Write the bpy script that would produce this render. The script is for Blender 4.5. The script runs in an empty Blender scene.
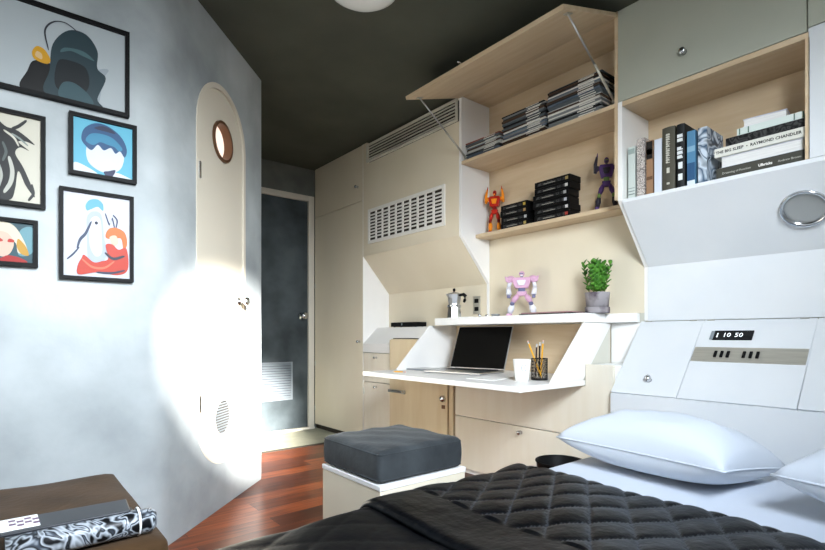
import bpy, bmesh, math, random
from mathutils import Vector, Matrix
random.seed(7)
PI = math.pi
S = bpy.context.scene
COL = S.collection

# ------------------------------------------------------------------ materials
def lin(c):
    r = []
    for v in c:
        v = v / 255.0
        r.append(v / 12.92 if v <= 0.04045 else ((v + 0.055) / 1.055) ** 2.4)
    return (r[0], r[1], r[2], 1.0)

def mat(name, rgb, rough=0.5, metal=0.0, rgb2=None, scale=6.0, stretch=(1, 1, 1), bump=0.0, bscale=None,
        emit=0.0, sheen=0.0, lo=0.35, hi=0.65, detail=4.0, coat=0.0, trans=0.0, spec=0.3):
    m = bpy.data.materials.new(name)
    m.use_nodes = True
    nt = m.node_tree
    b = nt.nodes['Principled BSDF']
    b.inputs['Base Color'].default_value = lin(rgb)
    b.inputs['Roughness'].default_value = rough
    b.inputs['Metallic'].default_value = metal
    b.inputs['Specular IOR Level'].default_value = spec
    if sheen:
        b.inputs['Sheen Weight'].default_value = sheen
        b.inputs['Sheen Roughness'].default_value = 0.4
    if coat:
        b.inputs['Coat Weight'].default_value = coat
        b.inputs['Coat Roughness'].default_value = 0.15
    if trans:
        b.inputs['Transmission Weight'].default_value = trans
    if emit:
        b.inputs['Emission Color'].default_value = lin(rgb)
        b.inputs['Emission Strength'].default_value = emit
    if rgb2 is not None or bump:
        tc = nt.nodes.new('ShaderNodeTexCoord')
        mp = nt.nodes.new('ShaderNodeMapping')
        mp.inputs['Scale'].default_value = stretch
        nt.links.new(tc.outputs['Object'], mp.inputs['Vector'])
    if rgb2 is not None:
        nz = nt.nodes.new('ShaderNodeTexNoise')
        nz.inputs['Scale'].default_value = scale
        nz.inputs['Detail'].default_value = detail
        nt.links.new(mp.outputs['Vector'], nz.inputs['Vector'])
        cr = nt.nodes.new('ShaderNodeValToRGB')
        cr.color_ramp.elements[0].position = lo
        cr.color_ramp.elements[0].color = lin(rgb)
        cr.color_ramp.elements[1].position = hi
        cr.color_ramp.elements[1].color = lin(rgb2)
        nt.links.new(nz.outputs['Fac'], cr.inputs['Fac'])
        nt.links.new(cr.outputs['Color'], b.inputs['Base Color'])
    if bump:
        n2 = nt.nodes.new('ShaderNodeTexNoise')
        n2.inputs['Scale'].default_value = bscale or scale
        n2.inputs['Detail'].default_value = 5
        nt.links.new(mp.outputs['Vector'], n2.inputs['Vector'])
        bp = nt.nodes.new('ShaderNodeBump')
        bp.inputs['Strength'].default_value = bump
        bp.inputs['Distance'].default_value = 0.01
        nt.links.new(n2.outputs['Fac'], bp.inputs['Height'])
        nt.links.new(bp.outputs['Normal'], b.inputs['Normal'])
    return m

def plank_mat(name, c1, c2, mortar, length, width, rough=0.3):
    m = bpy.data.materials.new(name); m.use_nodes = True
    nt = m.node_tree; b = nt.nodes['Principled BSDF']
    tc = nt.nodes.new('ShaderNodeTexCoord')
    br = nt.nodes.new('ShaderNodeTexBrick')
    br.inputs['Scale'].default_value = 1.0
    br.inputs['Brick Width'].default_value = length
    br.inputs['Row Height'].default_value = width
    br.inputs['Mortar Size'].default_value = 0.0012
    br.inputs['Mortar Smooth'].default_value = 0.2
    br.inputs['Bias'].default_value = 0.0
    br.inputs['Color1'].default_value = lin(c1)
    br.inputs['Color2'].default_value = lin(c2)
    br.inputs['Mortar'].default_value = lin(mortar)
    br.offset = 0.37
    nt.links.new(tc.outputs['Object'], br.inputs['Vector'])
    mp = nt.nodes.new('ShaderNodeMapping')
    mp.inputs['Scale'].default_value = (2.2, 26, 1)
    nt.links.new(tc.outputs['Object'], mp.inputs['Vector'])
    nz = nt.nodes.new('ShaderNodeTexNoise'); nz.inputs['Scale'].default_value = 2.2; nz.inputs['Detail'].default_value = 7
    nt.links.new(mp.outputs['Vector'], nz.inputs['Vector'])
    cr = nt.nodes.new('ShaderNodeValToRGB')
    cr.color_ramp.elements[0].position = 0.3; cr.color_ramp.elements[0].color = (0.45, 0.42, 0.4, 1)
    cr.color_ramp.elements[1].position = 0.72; cr.color_ramp.elements[1].color = (1.35, 1.3, 1.25, 1)
    nt.links.new(nz.outputs['Fac'], cr.inputs['Fac'])
    mx = nt.nodes.new('ShaderNodeMix'); mx.data_type = 'RGBA'; mx.blend_type = 'MULTIPLY'
    mx.inputs['Factor'].default_value = 1.0
    nt.links.new(br.outputs['Color'], mx.inputs['A']); nt.links.new(cr.outputs['Color'], mx.inputs['B'])
    nt.links.new(mx.outputs['Result'], b.inputs['Base Color'])
    b.inputs['Roughness'].default_value = rough
    b.inputs['Specular IOR Level'].default_value = .25
    bp = nt.nodes.new('ShaderNodeBump'); bp.inputs['Strength'].default_value = 0.25; bp.inputs['Distance'].default_value = 0.003
    nt.links.new(br.outputs['Fac'], bp.inputs['Height']); bp.invert = True
    nt.links.new(bp.outputs['Normal'], b.inputs['Normal'])
    return m

def print_mat(name, c1, c2, c3, scale=18, dist=2.5):
    """busy swirling print for a patterned pouch or a patterned spine"""
    m = bpy.data.materials.new(name); m.use_nodes = True
    nt = m.node_tree; b = nt.nodes['Principled BSDF']
    tc = nt.nodes.new('ShaderNodeTexCoord')
    wv = nt.nodes.new('ShaderNodeTexNoise')
    wv.inputs['Scale'].default_value = scale; wv.inputs['Distortion'].default_value = dist; wv.inputs['Detail'].default_value = 1.0
    nt.links.new(tc.outputs['Object'], wv.inputs['Vector'])
    cr = nt.nodes.new('ShaderNodeValToRGB')
    e = cr.color_ramp.elements
    e[0].position = 0.36; e[0].color = lin(c1)
    e[1].position = 0.47; e[1].color = lin(c2)
    for p, c in ((0.52, c1), (0.57, c3), (0.63, c2), (0.7, c1)):
        k = e.new(p); k.color = lin(c)
    nt.links.new(wv.outputs['Fac'], cr.inputs['Fac'])
    nt.links.new(cr.outputs['Color'], b.inputs['Base Color'])
    b.inputs['Roughness'].default_value = 0.35
    b.inputs['Specular IOR Level'].default_value = .2
    return m

_flat = {}
def flat(rgb, rough=0.55, metal=0.0):
    k = (rgb, rough, metal)
    if k not in _flat:
        _flat[k] = mat('tone_%02x%02x%02x' % rgb, rgb, rough, metal, spec=.15)
    return _flat[k]

M = dict(
    cream=mat('cream_ply_paint', (224, 214, 193), 0.45, rgb2=(218, 207, 184), scale=3, stretch=(1, 1, 0.4), lo=0.3, hi=0.7),
    grey_cream=mat('grey_cream_paint', (206, 205, 194), 0.4, rgb2=(200, 198, 186), scale=3),
    door_grey=mat('grey_door_paint', (174, 176, 163), 0.4, rgb2=(167, 170, 158), scale=3),
    white=mat('white_lacquer', (236, 235, 233), 0.38, rgb2=(231, 230, 228), scale=4),
    head=mat('cool_white_lacquer', (216, 219, 222), 0.38, rgb2=(211, 215, 219), scale=4),
    birch=mat('birch_ply', (206, 186, 157), 0.5, rgb2=(197, 174, 143), scale=5, stretch=(6, 0.7, 6), bump=0.02),
    birch_front=mat('birch_front', (214, 198, 167), 0.42, rgb2=(206, 187, 153), scale=4, stretch=(4, 4, 0.5), bump=0.02),
    pale_front=mat('pale_birch_front', (226, 219, 204), 0.42, rgb2=(221, 212, 194), scale=4, stretch=(4, 4, 0.5), bump=0.02),
    dark_gap=mat('dark_gap', (58, 52, 45), 0.8),
    black=mat('black_matte', (14, 14, 15), 0.5, spec=.12),
    blackgloss=mat('black_gloss', (12, 12, 14), 0.12),
    frame=mat('black_frame', (13, 13, 14), 0.5, spec=.1),
    chrome=mat('chrome', (205, 208, 212), 0.18, 1.0),
    steel=mat('brushed_steel', (190, 186, 174), 0.45, 0.6, rgb2=(178, 174, 162), scale=9, stretch=(1, 1, 30)),
    alu=mat('aluminium', (190, 192, 196), 0.32, 1.0),
    plaster=mat('mottled_plaster', (128, 135, 138), 0.75, rgb2=(186, 192, 194), scale=2.2, bump=0.22, bscale=16, detail=9, lo=0.3, hi=0.7),
    ceiling=mat('dark_ceiling', (80, 82, 72), 0.8, rgb2=(72, 74, 65), scale=3, bump=0.05, bscale=30),
    farwall=mat('concrete', (120, 122, 116), 0.8, rgb2=(98, 101, 97), scale=4, bump=0.1, bscale=20),
    outerwall=mat('white_room_wall', (214, 214, 210), 0.7, rgb2=(208, 208, 204), scale=3),
    floor=plank_mat('red_wood_planks', (158, 84, 44), (76, 37, 19), (30, 14, 9), 0.9, 0.115, 0.28),
    stone=mat('entry_stone', (168, 166, 146), 0.6, rgb2=(150, 150, 132), scale=8),
    metaldoor=mat('mottled_steel_door', (84, 93, 97), 0.5, 0.3, rgb2=(52, 59, 63), scale=3.2, bump=0.05, bscale=18, detail=8),
    doorframe=mat('entry_frame_paint', (205, 200, 188), 0.45),
    louver=mat('louver_paint', (128, 136, 142), 0.5),
    ventslat=mat('vent_slat_grey', (88, 93, 96), 0.6),
    ovaldoor=mat('oval_door_paint', (212, 204, 188), 0.4),
    bronze=mat('bronze_ring', (104, 74, 52), 0.35, 0.3),
    warmpane=mat('lit_frosted_pane', (236, 214, 200), 0.5, emit=0.55),
    globe=mat('opal_globe', (236, 238, 236), 0.25),
    grillewhite=mat('grille_white', (232, 230, 224), 0.4),
    ventcream=mat('vent_cream', (214, 212, 198), 0.45),
    suede_grey=mat('grey_suede', (66, 70, 72), 0.85, rgb2=(38, 41, 43), scale=7, bump=0.15, bscale=60, spec=.1, sheen=0.15, lo=0.3, hi=0.7, detail=6),
    suede_brown=mat('brown_suede', (76, 55, 33), 0.9, rgb2=(60, 43, 26), scale=8, bump=0.12, bscale=70, spec=.15, sheen=0.1, detail=6),
    sheet=mat('white_sheet', (204, 209, 217), 0.8, rgb2=(198, 204, 213), scale=3, bump=0.15, bscale=7),
    pillow=mat('white_pillow', (198, 204, 212), 0.75, bump=0.12, bscale=9),
    quilt=mat('black_satin_quilt', (9, 11, 14), 0.32, rgb2=(5, 6, 8), scale=7, bump=0.4, bscale=22, spec=.12),
    seam_sheen=mat('quilt_seam_sheen', (46, 49, 54), 0.45),  # highlights along the quilt seams, painted as a lighter grey
    throw=mat('black_satin_throw', (9, 10, 12), 0.42, bump=0.3, bscale=16, spec=.12),
    mug=mat('mug_glaze', (238, 237, 234), 0.25),
    pot=mat('marbled_pot', (150, 145, 148), 0.5, rgb2=(84, 74, 82), scale=14, detail=3, lo=0.42, hi=0.6),
    leaf=mat('leaf_green', (44, 92, 30), 0.5, rgb2=(84, 142, 46), scale=30),
    stem=mat('plant_stem', (96, 122, 56), 0.6),
    soil=mat('soil', (50, 38, 28), 0.95),
    paper=mat('paper', (236, 236, 234), 0.7),
    pages=mat('page_block', (226, 226, 224), 0.8, rgb2=(206, 206, 206), scale=8, stretch=(1, 1, 60)),
    pencil=mat('pencil_yellow', (228, 168, 34), 0.4),
    pencil_tip=mat('pencil_wood', (226, 190, 140), 0.6),
    eraser=mat('pencil_eraser', (222, 180, 176), 0.7),
    mesh=mat('black_wire', (26, 26, 28), 0.4, 0.5),
    screen=mat('laptop_screen', (13, 12, 11), 0.3, spec=.15),
    keys=mat('keyboard_dark', (40, 40, 43), 0.5),
    pouch=print_mat('pouch_print', (14, 15, 17), (168, 174, 180), (70, 76, 84), 16, 2.6),
    pouch_flap=mat('pouch_flap', (40, 42, 46), 0.35),
    spineprint=print_mat('spine_print', (196, 186, 180), (84, 78, 80), (226, 220, 214), 60, 1.5),
    coverprint=print_mat('blue_cover_print', (198, 210, 222), (52, 78, 104), (32, 44, 58), 14, 1.0),
    blackprint=print_mat('black_cover_print', (24, 24, 26), (74, 74, 74), (36, 36, 36), 26, 1.0),
    ledwhite=mat('clock_digit', (225, 232, 236), 0.5, emit=0.5),
)

# ------------------------------------------------------------------ mesh builder
class MB:
    def __init__(s):
        s.bm = bmesh.new(); s.mats = []
    def mi(s, m):
        if m not in s.mats: s.mats.append(m)
        return s.mats.index(m)
    def merge(s, t, m, mx=None, smooth=False):
        if mx is not None: t.transform(mx)
        bmesh.ops.recalc_face_normals(t, faces=t.faces[:])
        k = s.mi(m)
        for f in t.faces:
            f.material_index = k
            if smooth: f.smooth = True
        me = bpy.data.meshes.new('tmp'); t.to_mesh(me); t.free()
        s.bm.from_mesh(me); bpy.data.meshes.remove(me)
        return s
    def box(s, x0, x1, y0, y1, z0, z1, m, bev=0.0, seg=2, mx=None):
        t = bmesh.new()
        bmesh.ops.create_cube(t, size=1)
        for v in t.verts:
            v.co = Vector(((x0 + x1) / 2 + v.co.x * (x1 - x0), (y0 + y1) / 2 + v.co.y * (y1 - y0), (z0 + z1) / 2 + v.co.z * (z1 - z0)))
        if bev:
            bmesh.ops.bevel(t, geom=t.edges[:], offset=bev, segments=seg, affect='EDGES', profile=0.5)
        return s.merge(t, m, mx)
    def prism(s, pts, axis, a0, a1, m, bev=0.0, mx=None, seg=2):
        """pts: 2-D polygon; axis 'y' -> pts are (x,z); 'z' -> (x,y); 'x' -> (y,z)"""
        t = bmesh.new()
        def co(p, a):
            return (p[0], a, p[1]) if axis == 'y' else ((p[0], p[1], a) if axis == 'z' else (a, p[0], p[1]))
        A = [t.verts.new(co(p, a0)) for p in pts]; B = [t.verts.new(co(p, a1)) for p in pts]
        n = len(pts)
        t.faces.new(A); t.faces.new(B[::-1])
        for i in range(n):
            t.faces.new((A[i], B[i], B[(i + 1) % n], A[(i + 1) % n]))
        if bev:
            bmesh.ops.recalc_face_normals(t, faces=t.faces[:])
            bmesh.ops.bevel(t, geom=t.edges[:], offset=bev, segments=seg, affect='EDGES', profile=0.5)
        return s.merge(t, m, mx)
    def plate(s, outer, holes, y0, y1, m, mx=None):
        """plate in the xz plane with holes, from y0 to y1"""
        t = bmesh.new()
        for y in (y0, y1):
            edges = []
            for loop in [outer] + holes:
                vs = [t.verts.new((p[0], y, p[1])) for p in loop]
                edges += [t.edges.new((vs[i], vs[(i + 1) % len(vs)])) for i in range(len(vs))]
            bmesh.ops.triangle_fill(t, use_beauty=True, use_dissolve=False, edges=edges)
        for loop in [outer] + holes:
            n = len(loop)
            for i in range(n):
                p, q = loop[i], loop[(i + 1) % n]
                t.faces.new([t.verts.new((p[0], y0, p[1])), t.verts.new((q[0], y0, q[1])), t.verts.new((q[0], y1, q[1])), t.verts.new((p[0], y1, p[1]))])
        bmesh.ops.remove_doubles(t, verts=t.verts[:], dist=1e-6)
        return s.merge(t, m, mx)
    def lathe(s, prof, m, seg=32, mx=None, smooth=True, arc=2 * PI):
        t = bmesh.new(); rings = []
        for r, z in prof:
            if r < 1e-6: rings.append([t.verts.new((0, 0, z))])
            else: rings.append([t.verts.new((r * math.cos(2 * PI * i / seg), r * math.sin(2 * PI * i / seg), z)) for i in range(seg)])
        for a, b in zip(rings, rings[1:]):
            if len(a) == 1 and len(b) == 1: continue
            for i in range(seg):
                j = (i + 1) % seg
                if len(a) == 1: t.faces.new((a[0], b[i], b[j]))
                elif len(b) == 1: t.faces.new((a[i], a[j], b[0]))
                else: t.faces.new((a[i], a[j], b[j], b[i]))
        return s.merge(t, m, mx, smooth)
    def tube(s, pts, r, m, seg=8, mx=None, smooth=True, caps=True):
        pts = [Vector(p) for p in pts]
        rs = r if isinstance(r, (list, tuple)) else [r] * len(pts)
        t = bmesh.new(); rings = []
        up = Vector((0, 0, 1))
        d0 = (pts[1] - pts[0]).normalized()
        if abs(d0.dot(up)) > 0.95: up = Vector((1, 0, 0))
        for i, p in enumerate(pts):
            d = (pts[min(i + 1, len(pts) - 1)] - pts[max(i - 1, 0)]).normalized()
            u = d.cross(up).normalized(); w = u.cross(d)
            rings.append([t.verts.new(p + (u * math.cos(2 * PI * k / seg) + w * math.sin(2 * PI * k / seg)) * rs[i]) for k in range(seg)])
        for a, b in zip(rings, rings[1:]):
            for k in range(seg):
                t.faces.new((a[k], a[(k + 1) % seg], b[(k + 1) % seg], b[k]))
        if caps:
            t.faces.new(rings[0]); t.faces.new(rings[-1][::-1])
        return s.merge(t, m, mx, smooth)
    def ball(s, c, r, m, mx=None, seg=16, rings=10):
        t = bmesh.new()
        bmesh.ops.create_uvsphere(t, u_segments=seg, v_segments=rings, radius=1)
        rr = r if isinstance(r, (list, tuple)) else (r, r, r)
        for v in t.verts: v.co = Vector((c[0] + v.co.x * rr[0], c[1] + v.co.y * rr[1], c[2] + v.co.z * rr[2]))
        return s.merge(t, m, mx, True)
    def torus(s, R, r, m, mx=None, seg=40, sg=10):
        t = bmesh.new(); rings = []
        for i in range(seg):
            a = 2 * PI * i / seg
            rings.append([t.verts.new(((R + r * math.cos(2 * PI * k / sg)) * math.cos(a), (R + r * math.cos(2 * PI * k / sg)) * math.sin(a), r * math.sin(2 * PI * k / sg))) for k in range(sg)])
        for i in range(seg):
            a, b = rings[i], rings[(i + 1) % seg]
            for k in range(sg):
                t.faces.new((a[k], a[(k + 1) % sg], b[(k + 1) % sg], b[k]))
        return s.merge(t, m, mx, True)
    def poly(s, pts3, m, mx=None):
        t = bmesh.new(); t.faces.new([t.verts.new(p) for p in pts3])
        k = s.mi(m)
        if mx is not None: t.transform(mx)
        for f in t.faces: f.material_index = k
        me = bpy.data.meshes.new('tmp'); t.to_mesh(me); t.free()
        s.bm.from_mesh(me); bpy.data.meshes.remove(me)
        return s
    def text(s, body, size, m, mx, align='CENTER', ext=0.0004, bold=0.0):
        cu = bpy.data.curves.new('tmp_text', 'FONT')
        cu.body = body; cu.size = size; cu.align_x = align; cu.align_y = 'CENTER'; cu.extrude = ext; cu.offset = bold
        cu.resolution_u = 2
        ob = bpy.data.objects.new('tmp_text', cu); COL.objects.link(ob)
        bpy.context.view_layer.update()
        me = bpy.data.meshes.new_from_object(ob.evaluated_get(bpy.context.evaluated_depsgraph_get()))
        bpy.data.objects.remove(ob); bpy.data.curves.remove(cu)
        t = bmesh.new(); t.from_mesh(me); bpy.data.meshes.remove(me)
        return s.merge(t, m, mx)
    def build(s, name, parent=None, world=False, label=None, mods=None):
        if world and parent is not None:
            s.bm.transform(Matrix.Translation(-Vector(parent_world(parent))))
        me = bpy.data.meshes.new(name); s.bm.to_mesh(me); s.bm.free()
        for m in s.mats: me.materials.append(m)
        o = bpy.data.objects.new(name, me); COL.objects.link(o)
        if parent is not None: o.parent = parent
        if label: o['label'] = label
        return o

def parent_world(p):
    v = Vector((0, 0, 0))
    while p is not None:
        v = v + p.location; p = p.parent
    return v

def thing(name, label, cat, loc=(0, 0, 0), rz=0.0, group=None):
    o = bpy.data.objects.new(name, None); COL.objects.link(o)
    o.empty_display_size = 0.05
    o.location = loc; o.rotation_euler = (0, 0, rz)
    return tag(o, label, cat, group)
def tag(o, label, cat, group=None):
    o['label'] = label; o['category'] = cat
    if group: o['group'] = group
    return o
def struct(o, label, cat=None):
    o['kind'] = 'structure'
    o['label'] = label
    o['category'] = cat or 'room'
    return o
def dup(root, loc, rz, label, group=None):
    r = root.copy(); COL.objects.link(r); r.location = loc; r.rotation_euler = (0, 0, rz); r['label'] = label
    if group: r['group'] = group
    for ch in list(root.children):
        c = ch.copy(); COL.objects.link(c); c.parent = r
        for g in list(ch.children):
            d = g.copy(); COL.objects.link(d); d.parent = c
    return r
def circ(cx, cz, r, n=48):
    return [(cx + r * math.cos(2 * PI * i / n), cz + r * math.sin(2 * PI * i / n)) for i in range(n)]
def rotm(a, ax): return Matrix.Rotation(a, 4, ax)
def tr(x, y, z): return Matrix.Translation((x, y, z))
FACE_X = Matrix(((0, 0, -1, 0), (-1, 0, 0, 0), (0, 1, 0, 0), (0, 0, 0, 1)))   # local x -> -Y, y -> Z, z -> -X : reads from the room on the cabinet wall

# ------------------------------------------------------------------ dimensions (metres)
H = 0.789; ZC = 2.183
XC = 2.05; XB = 2.292
YF = 3.827; YW = -0.25; XL = -0.62
YP = 1.99
# ------------------------------------------------------------------ room shell
o = MB().box(XL - .1, XB + .1, YW - .12, 3.235, -0.05, 0, M['floor']).build('floor'); struct(o, 'reddish brown wooden plank floor', 'floor')
o = MB().box(XL - .1, XB + .1, 3.235, YF + .1, -0.05, 0.002, M['stone']).box(1.12, XB, 3.222, 3.245, -0.01, 0.006, M['dark_gap']).build('floor_entry'); struct(o, 'pale stone entry floor before the metal door', 'floor')
o = MB().box(XL - .1, XB + .1, YW - .12, YF + .1, ZC, ZC + .06, M['ceiling']).build('ceiling'); struct(o, 'dark grey painted ceiling', 'ceiling')
o = MB().box(XB + .006, XB + .1, YW - .12, YF + .1, 0, ZC, M['grey_cream']).build('wall_right'); struct(o, 'wall behind the built-in cabinets', 'wall')
o = MB().box(XL - .1, XL, YW - .12, YP, 0, ZC, M['outerwall']).build('wall_left'); struct(o, 'plain side wall left of the pictures', 'wall')
o = MB().plate([(1.12, 0), (XB + .006, 0), (XB + .006, ZC), (1.12, ZC)], [], YF, YF + .08, M['farwall']).build('wall_far'); struct(o, 'dim grey wall around the entry door', 'wall')
WX, WZ, WR = 0.52, 1.68, 0.46
o = MB().plate([(XL, 0), (XB + .006, 0), (XB + .006, ZC), (XL, ZC)], [circ(WX, WZ, WR, 72)], YW - .1, YW, M['outerwall']).build('wall_near'); struct(o, 'wall with the round window above the bed', 'wall')
o = MB().plate(circ(WX, WZ, WR + .05, 72), [circ(WX, WZ, WR - .004, 72)], YW, YW + .02, M['white']).build('window_1'); struct(o, 'round window with a white rim above the bed', 'window')

# bathroom block: picture wall, chamfer with the oval door, corridor side
C0 = Vector((1.114, 2.663)); BEND = Vector((0.441, 1.99))
DCX, DR, DZ0, DZ1 = 0.4535, 0.2355, 0.44, 1.69          # door centre along the chamfer measured from the corner
def capsule(cx, r, z0, z1, n=20):
    p = []
    for i in range(n + 1):
        a = PI * i / n
        p.append((cx + r * math.cos(a), z1 + r * math.sin(a)))
    for i in range(n + 1):
        a = PI + PI * i / n
        p.append((cx + r * math.cos(a), z0 + r * math.sin(a)))
    return p
CH = tr(C0.x, C0.y, 0) @ rotm(PI / 4, 'Z')             # local x along the chamfer towards the corner, y into the wall
w = MB()
rb = 0.16                                               # bend radius offset
L = (C0 - BEND).length
w.plate([(-L + .07, 0), (-.02, 0), (-.02, ZC), (-L + .07, ZC)], [capsule(-DCX, DR, DZ0, DZ1)], 0, .05, M['plaster'], CH)
w.box(XL, BEND.x - .07, YP, YP + .05, 0, ZC, M['plaster'])
# rounded bend
def arcwall(p0, pc, p1, n=8):
    t = bmesh.new(); lo = []; hi = []
    for i in range(n + 1):
        u = i / n
        p = (1 - u) ** 2 * Vector(p0) + 2 * u * (1 - u) * Vector(pc) + u * u * Vector(p1)
        lo.append(t.verts.new((p.x, p.y, 0))); hi.append(t.verts.new((p.x, p.y, ZC)))
    for i in range(n): t.faces.new((lo[i], lo[i + 1], hi[i + 1], hi[i]))
    w.merge(t, M['plaster'], None, True)
d45 = Vector((math.sqrt(.5), math.sqrt(.5)))
arcwall((BEND.x - .07, YP), BEND, BEND + d45 * .07)
arcwall(C0 - d45 * .02, C0, (C0.x, C0.y + .02), 6)
w.box(C0.x - .05, C0.x, C0.y + .02, YF + .08, 0, ZC, M['plaster'])
o = w.build('wall_bathroom'); struct(o, 'pale mottled plaster wall of the bathroom block with chamfered corner', 'wall')

# oval door
d = thing('door_1', 'cream oval-ended bathroom door with round porthole in the pale wall', 'door', (C0.x, C0.y, 0), PI / 4)
d['kind'] = 'structure'
PZ, VZ = 1.677, 0.412
rim = MB().plate(capsule(-DCX, DR, DZ0, DZ1), [capsule(-DCX, DR - .022, DZ0, DZ1)], -.004, .05, M['ovaldoor']).build('door_frame', d)
pan = MB().plate(capsule(-DCX, DR - .025, DZ0, DZ1), [circ(-DCX, PZ, .088), circ(-DCX, VZ, .084)], .004, .05, M['ovaldoor']).build('door_panel', d)
ring = MB()
ring.plate(circ(-DCX, PZ, .092), [circ(-DCX, PZ, .080)], -.006, .10, M['bronze'])
r_ = ring.build('porthole_ring', d)
MB().plate(circ(-DCX, PZ, .081), [], .034, .038, M['warmpane']).build('porthole_pane', r_)
vt = MB().plate(circ(-DCX, VZ, .089), [circ(-DCX, VZ, .078)], -.004, .03, M['ovaldoor'])
for i in range(-6, 7):
    z = i * .0122; hw = math.sqrt(max(0, .079 ** 2 - z * z))
    if hw > .012:
        vt.box(-hw, hw, -.0035, .0035, -.0035, .0035, M['ventslat'], mx=tr(-DCX, .003, VZ + z) @ rotm(-.5, 'X'))
vt.plate(circ(-DCX, VZ, .08), [], .006, .012, M['dark_gap'])
vt.build('vent_disc', d)
KX = -DCX + DR - .062
MB().lathe([(0, 0), (.026, 0), (.026, .006), (.011, .01), (.010, .03), (.021, .036), (.026, .05), (.022, .062), (0, .066)], M['chrome'], 24, tr(KX, .004, .955) @ rotm(PI / 2, 'X') @ Matrix.Scale(.8, 4)).build('door_knob', d)
for z in (1.48, .50):
    MB().box(-DCX - DR + .014, -DCX - DR + .028, -.010, .004, z - .035, z + .035, M['chrome'], .002).build('hinge', d)

# entry door
e = thing('door_2', 'dark mottled metal entry door with a louvred vent at the end', 'door', (1.6, YF, 0)); e['kind'] = 'structure'
fr = MB()
for x0, x1, z0, z1 in ((1.994, 2.046, 0, 1.951), (1.13, 1.182, 0, 1.951), (1.182, 1.994, 1.905, 1.951)):
    fr.box(x0, x1, YF - .03, YF, z0, z1, M['doorframe'], .003)
fr.box(1.13, 2.046, YF - .04, YF, 0.002, .02, M['doorframe'], .003)
fr.build('door_frame', e, True)
MB().box(1.184, 1.992, YF - .012, YF, .022, 1.903, M['metaldoor'], .002).build('door_panel', e, True)
lv = MB()
lx0, lx1, lz0, lz1 = 1.33, 1.852, .262, .57
lv.plate([(lx0, lz0), (lx1, lz0), (lx1, lz1), (lx0, lz1)], [[(lx0 + .012, lz0 + .012), (lx1 - .012, lz0 + .012), (lx1 - .012, lz1 - .012), (lx0 + .012, lz1 - .012)]], YF - .024, YF - .012, M['louver'])
for i in range(14):
    z = lz0 + .024 + i * .0202
    lv.box(lx0 + .012, lx1 - .012, -.010, .010, -.0015, .0015, M['louver'], mx=tr(0, YF - .02, z) @ rotm(.75, 'X'))
lv.build('louver_vent', e, True)
MB().lathe([(0, 0), (.03, 0), (.03, .006), (.012, .01), (.012, .035), (.026, .042), (.03, .055), (.024, .068), (0, .07)], M['chrome'], 24, tr(1.938, YF - .012, .947) @ rotm(PI / 2, 'X')).build('door_knob', e, True)

# ------------------------------------------------------------------ cabinet wall
def knob(parent, x, y, z, r=.011, world=True, name='knob'):
    return MB().lathe([(0, 0), (r * .9, 0), (r * .55, .006), (r * .55, .012), (r, .016), (r, .022), (r * .7, .026), (0, .027)], M['chrome'], 20,
               tr(x, y, z) @ rotm(-PI / 2, 'Y')).build(name, parent, world)
def bowhandle(parent, x, y, z):
    return MB().tube([(x, y + .025, z), (x - .016, y + .02, z), (x - .018, y - .02, z), (x, y - .025, z)], .0035, M['chrome'], 8).build('handle', parent, True)
G = .0022
Y1, Y2, Y3 = 1.109, 2.076, 3.069
# tall cabinet by the entry
t = thing('tall_cabinet', 'tall cream wardrobe cabinet beside the metal entry door', 'cabinet', (2.17, 3.44, 0))
MB().box(XC + .02, XB, Y3 + .012, YF - .004, .04, ZC - .004, M['cream']).build('carcass', t, True)
MB().box(XC + .001, XB, Y3, Y3 + .0118, .04, ZC - .004, M['white']).build('side_panel', t, True)  # window-facing side coloured white instead of cream, for the light falling on it
MB().box(XC + .03, XB, Y3, YF - .004, 0, .045, M['dark_gap']).build('toe_kick', t, True)
D1 = MB().box(XC, XC + .019, Y3 + .004, YF - .034, .045, 1.769, M['cream'], .0015).build('door', t, True)
knob(D1, XC, Y3 + .045, .74)
for z in (.55, 1.2, .18):
    MB().box(XC - .004, XC + .004, YF - .05, YF - .036, z - .02, z + .02, M['grey_cream'], .001).build('hinge', D1, True)
D2 = MB().box(XC, XC + .019, Y3 + .004, YF - .034, 1.773, ZC - .006, M['cream'], .0015).build('door', t, True)
knob(D2, XC, Y3 + .07, 1.885)

# air conditioner housing
t = thing('air_conditioner_housing', 'beige air conditioner housing with two grilles between wardrobe and open shelves', 'air conditioner', (2.17, 2.57, 1.0986))
MB().box(XC + .02, XB, Y2 + .001, Y3 - .001, 1.40, ZC - .004, M['cream']).build('carcass', t, True)
MB().box(XC, XC + .019, Y2 + .002, Y3 - .002, 1.3632, 2.025, M['cream'], .0012).box(XC, XC + .019, Y3 - .05, Y3 - .002, 2.025, ZC - .004, M['cream']).build('front_panel', t, True)
MB().prism([(XC, 1.3628), (XC + .02, 1.3628), (XB, 1.125), (XB, 1.0986), (XB - .008, 1.0986)], 'y', Y2 + .002, Y3 - .002, M['cream']).build('slanted_panel', t, True)
def vent_frame(b, y0, y1, z0, z1, wd, m, x=XC):
    MXX = Matrix(((0, 1, 0, 0), (1, 0, 0, 0), (0, 0, 1, 0), (0, 0, 0, 1)))
    b.plate([(y0, z0), (y1, z0), (y1, z1), (y0, z1)], [[(y0 + wd, z0 + wd), (y1 - wd, z0 + wd), (y1 - wd, z1 - wd), (y0 + wd, z1 - wd)]], x - .010, x + .001, m, MXX)
v = MB(); vy0, vy1, vz0, vz1 = 2.085, 3.013, 2.028, 2.158
vent_frame(v, vy0, vy1, vz0, vz1, .013, M['ventcream'])
v.box(XC + .012, XC + .018, vy0 + .005, vy1 - .005, vz0 + .005, vz1 - .005, M['dark_gap'])
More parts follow.
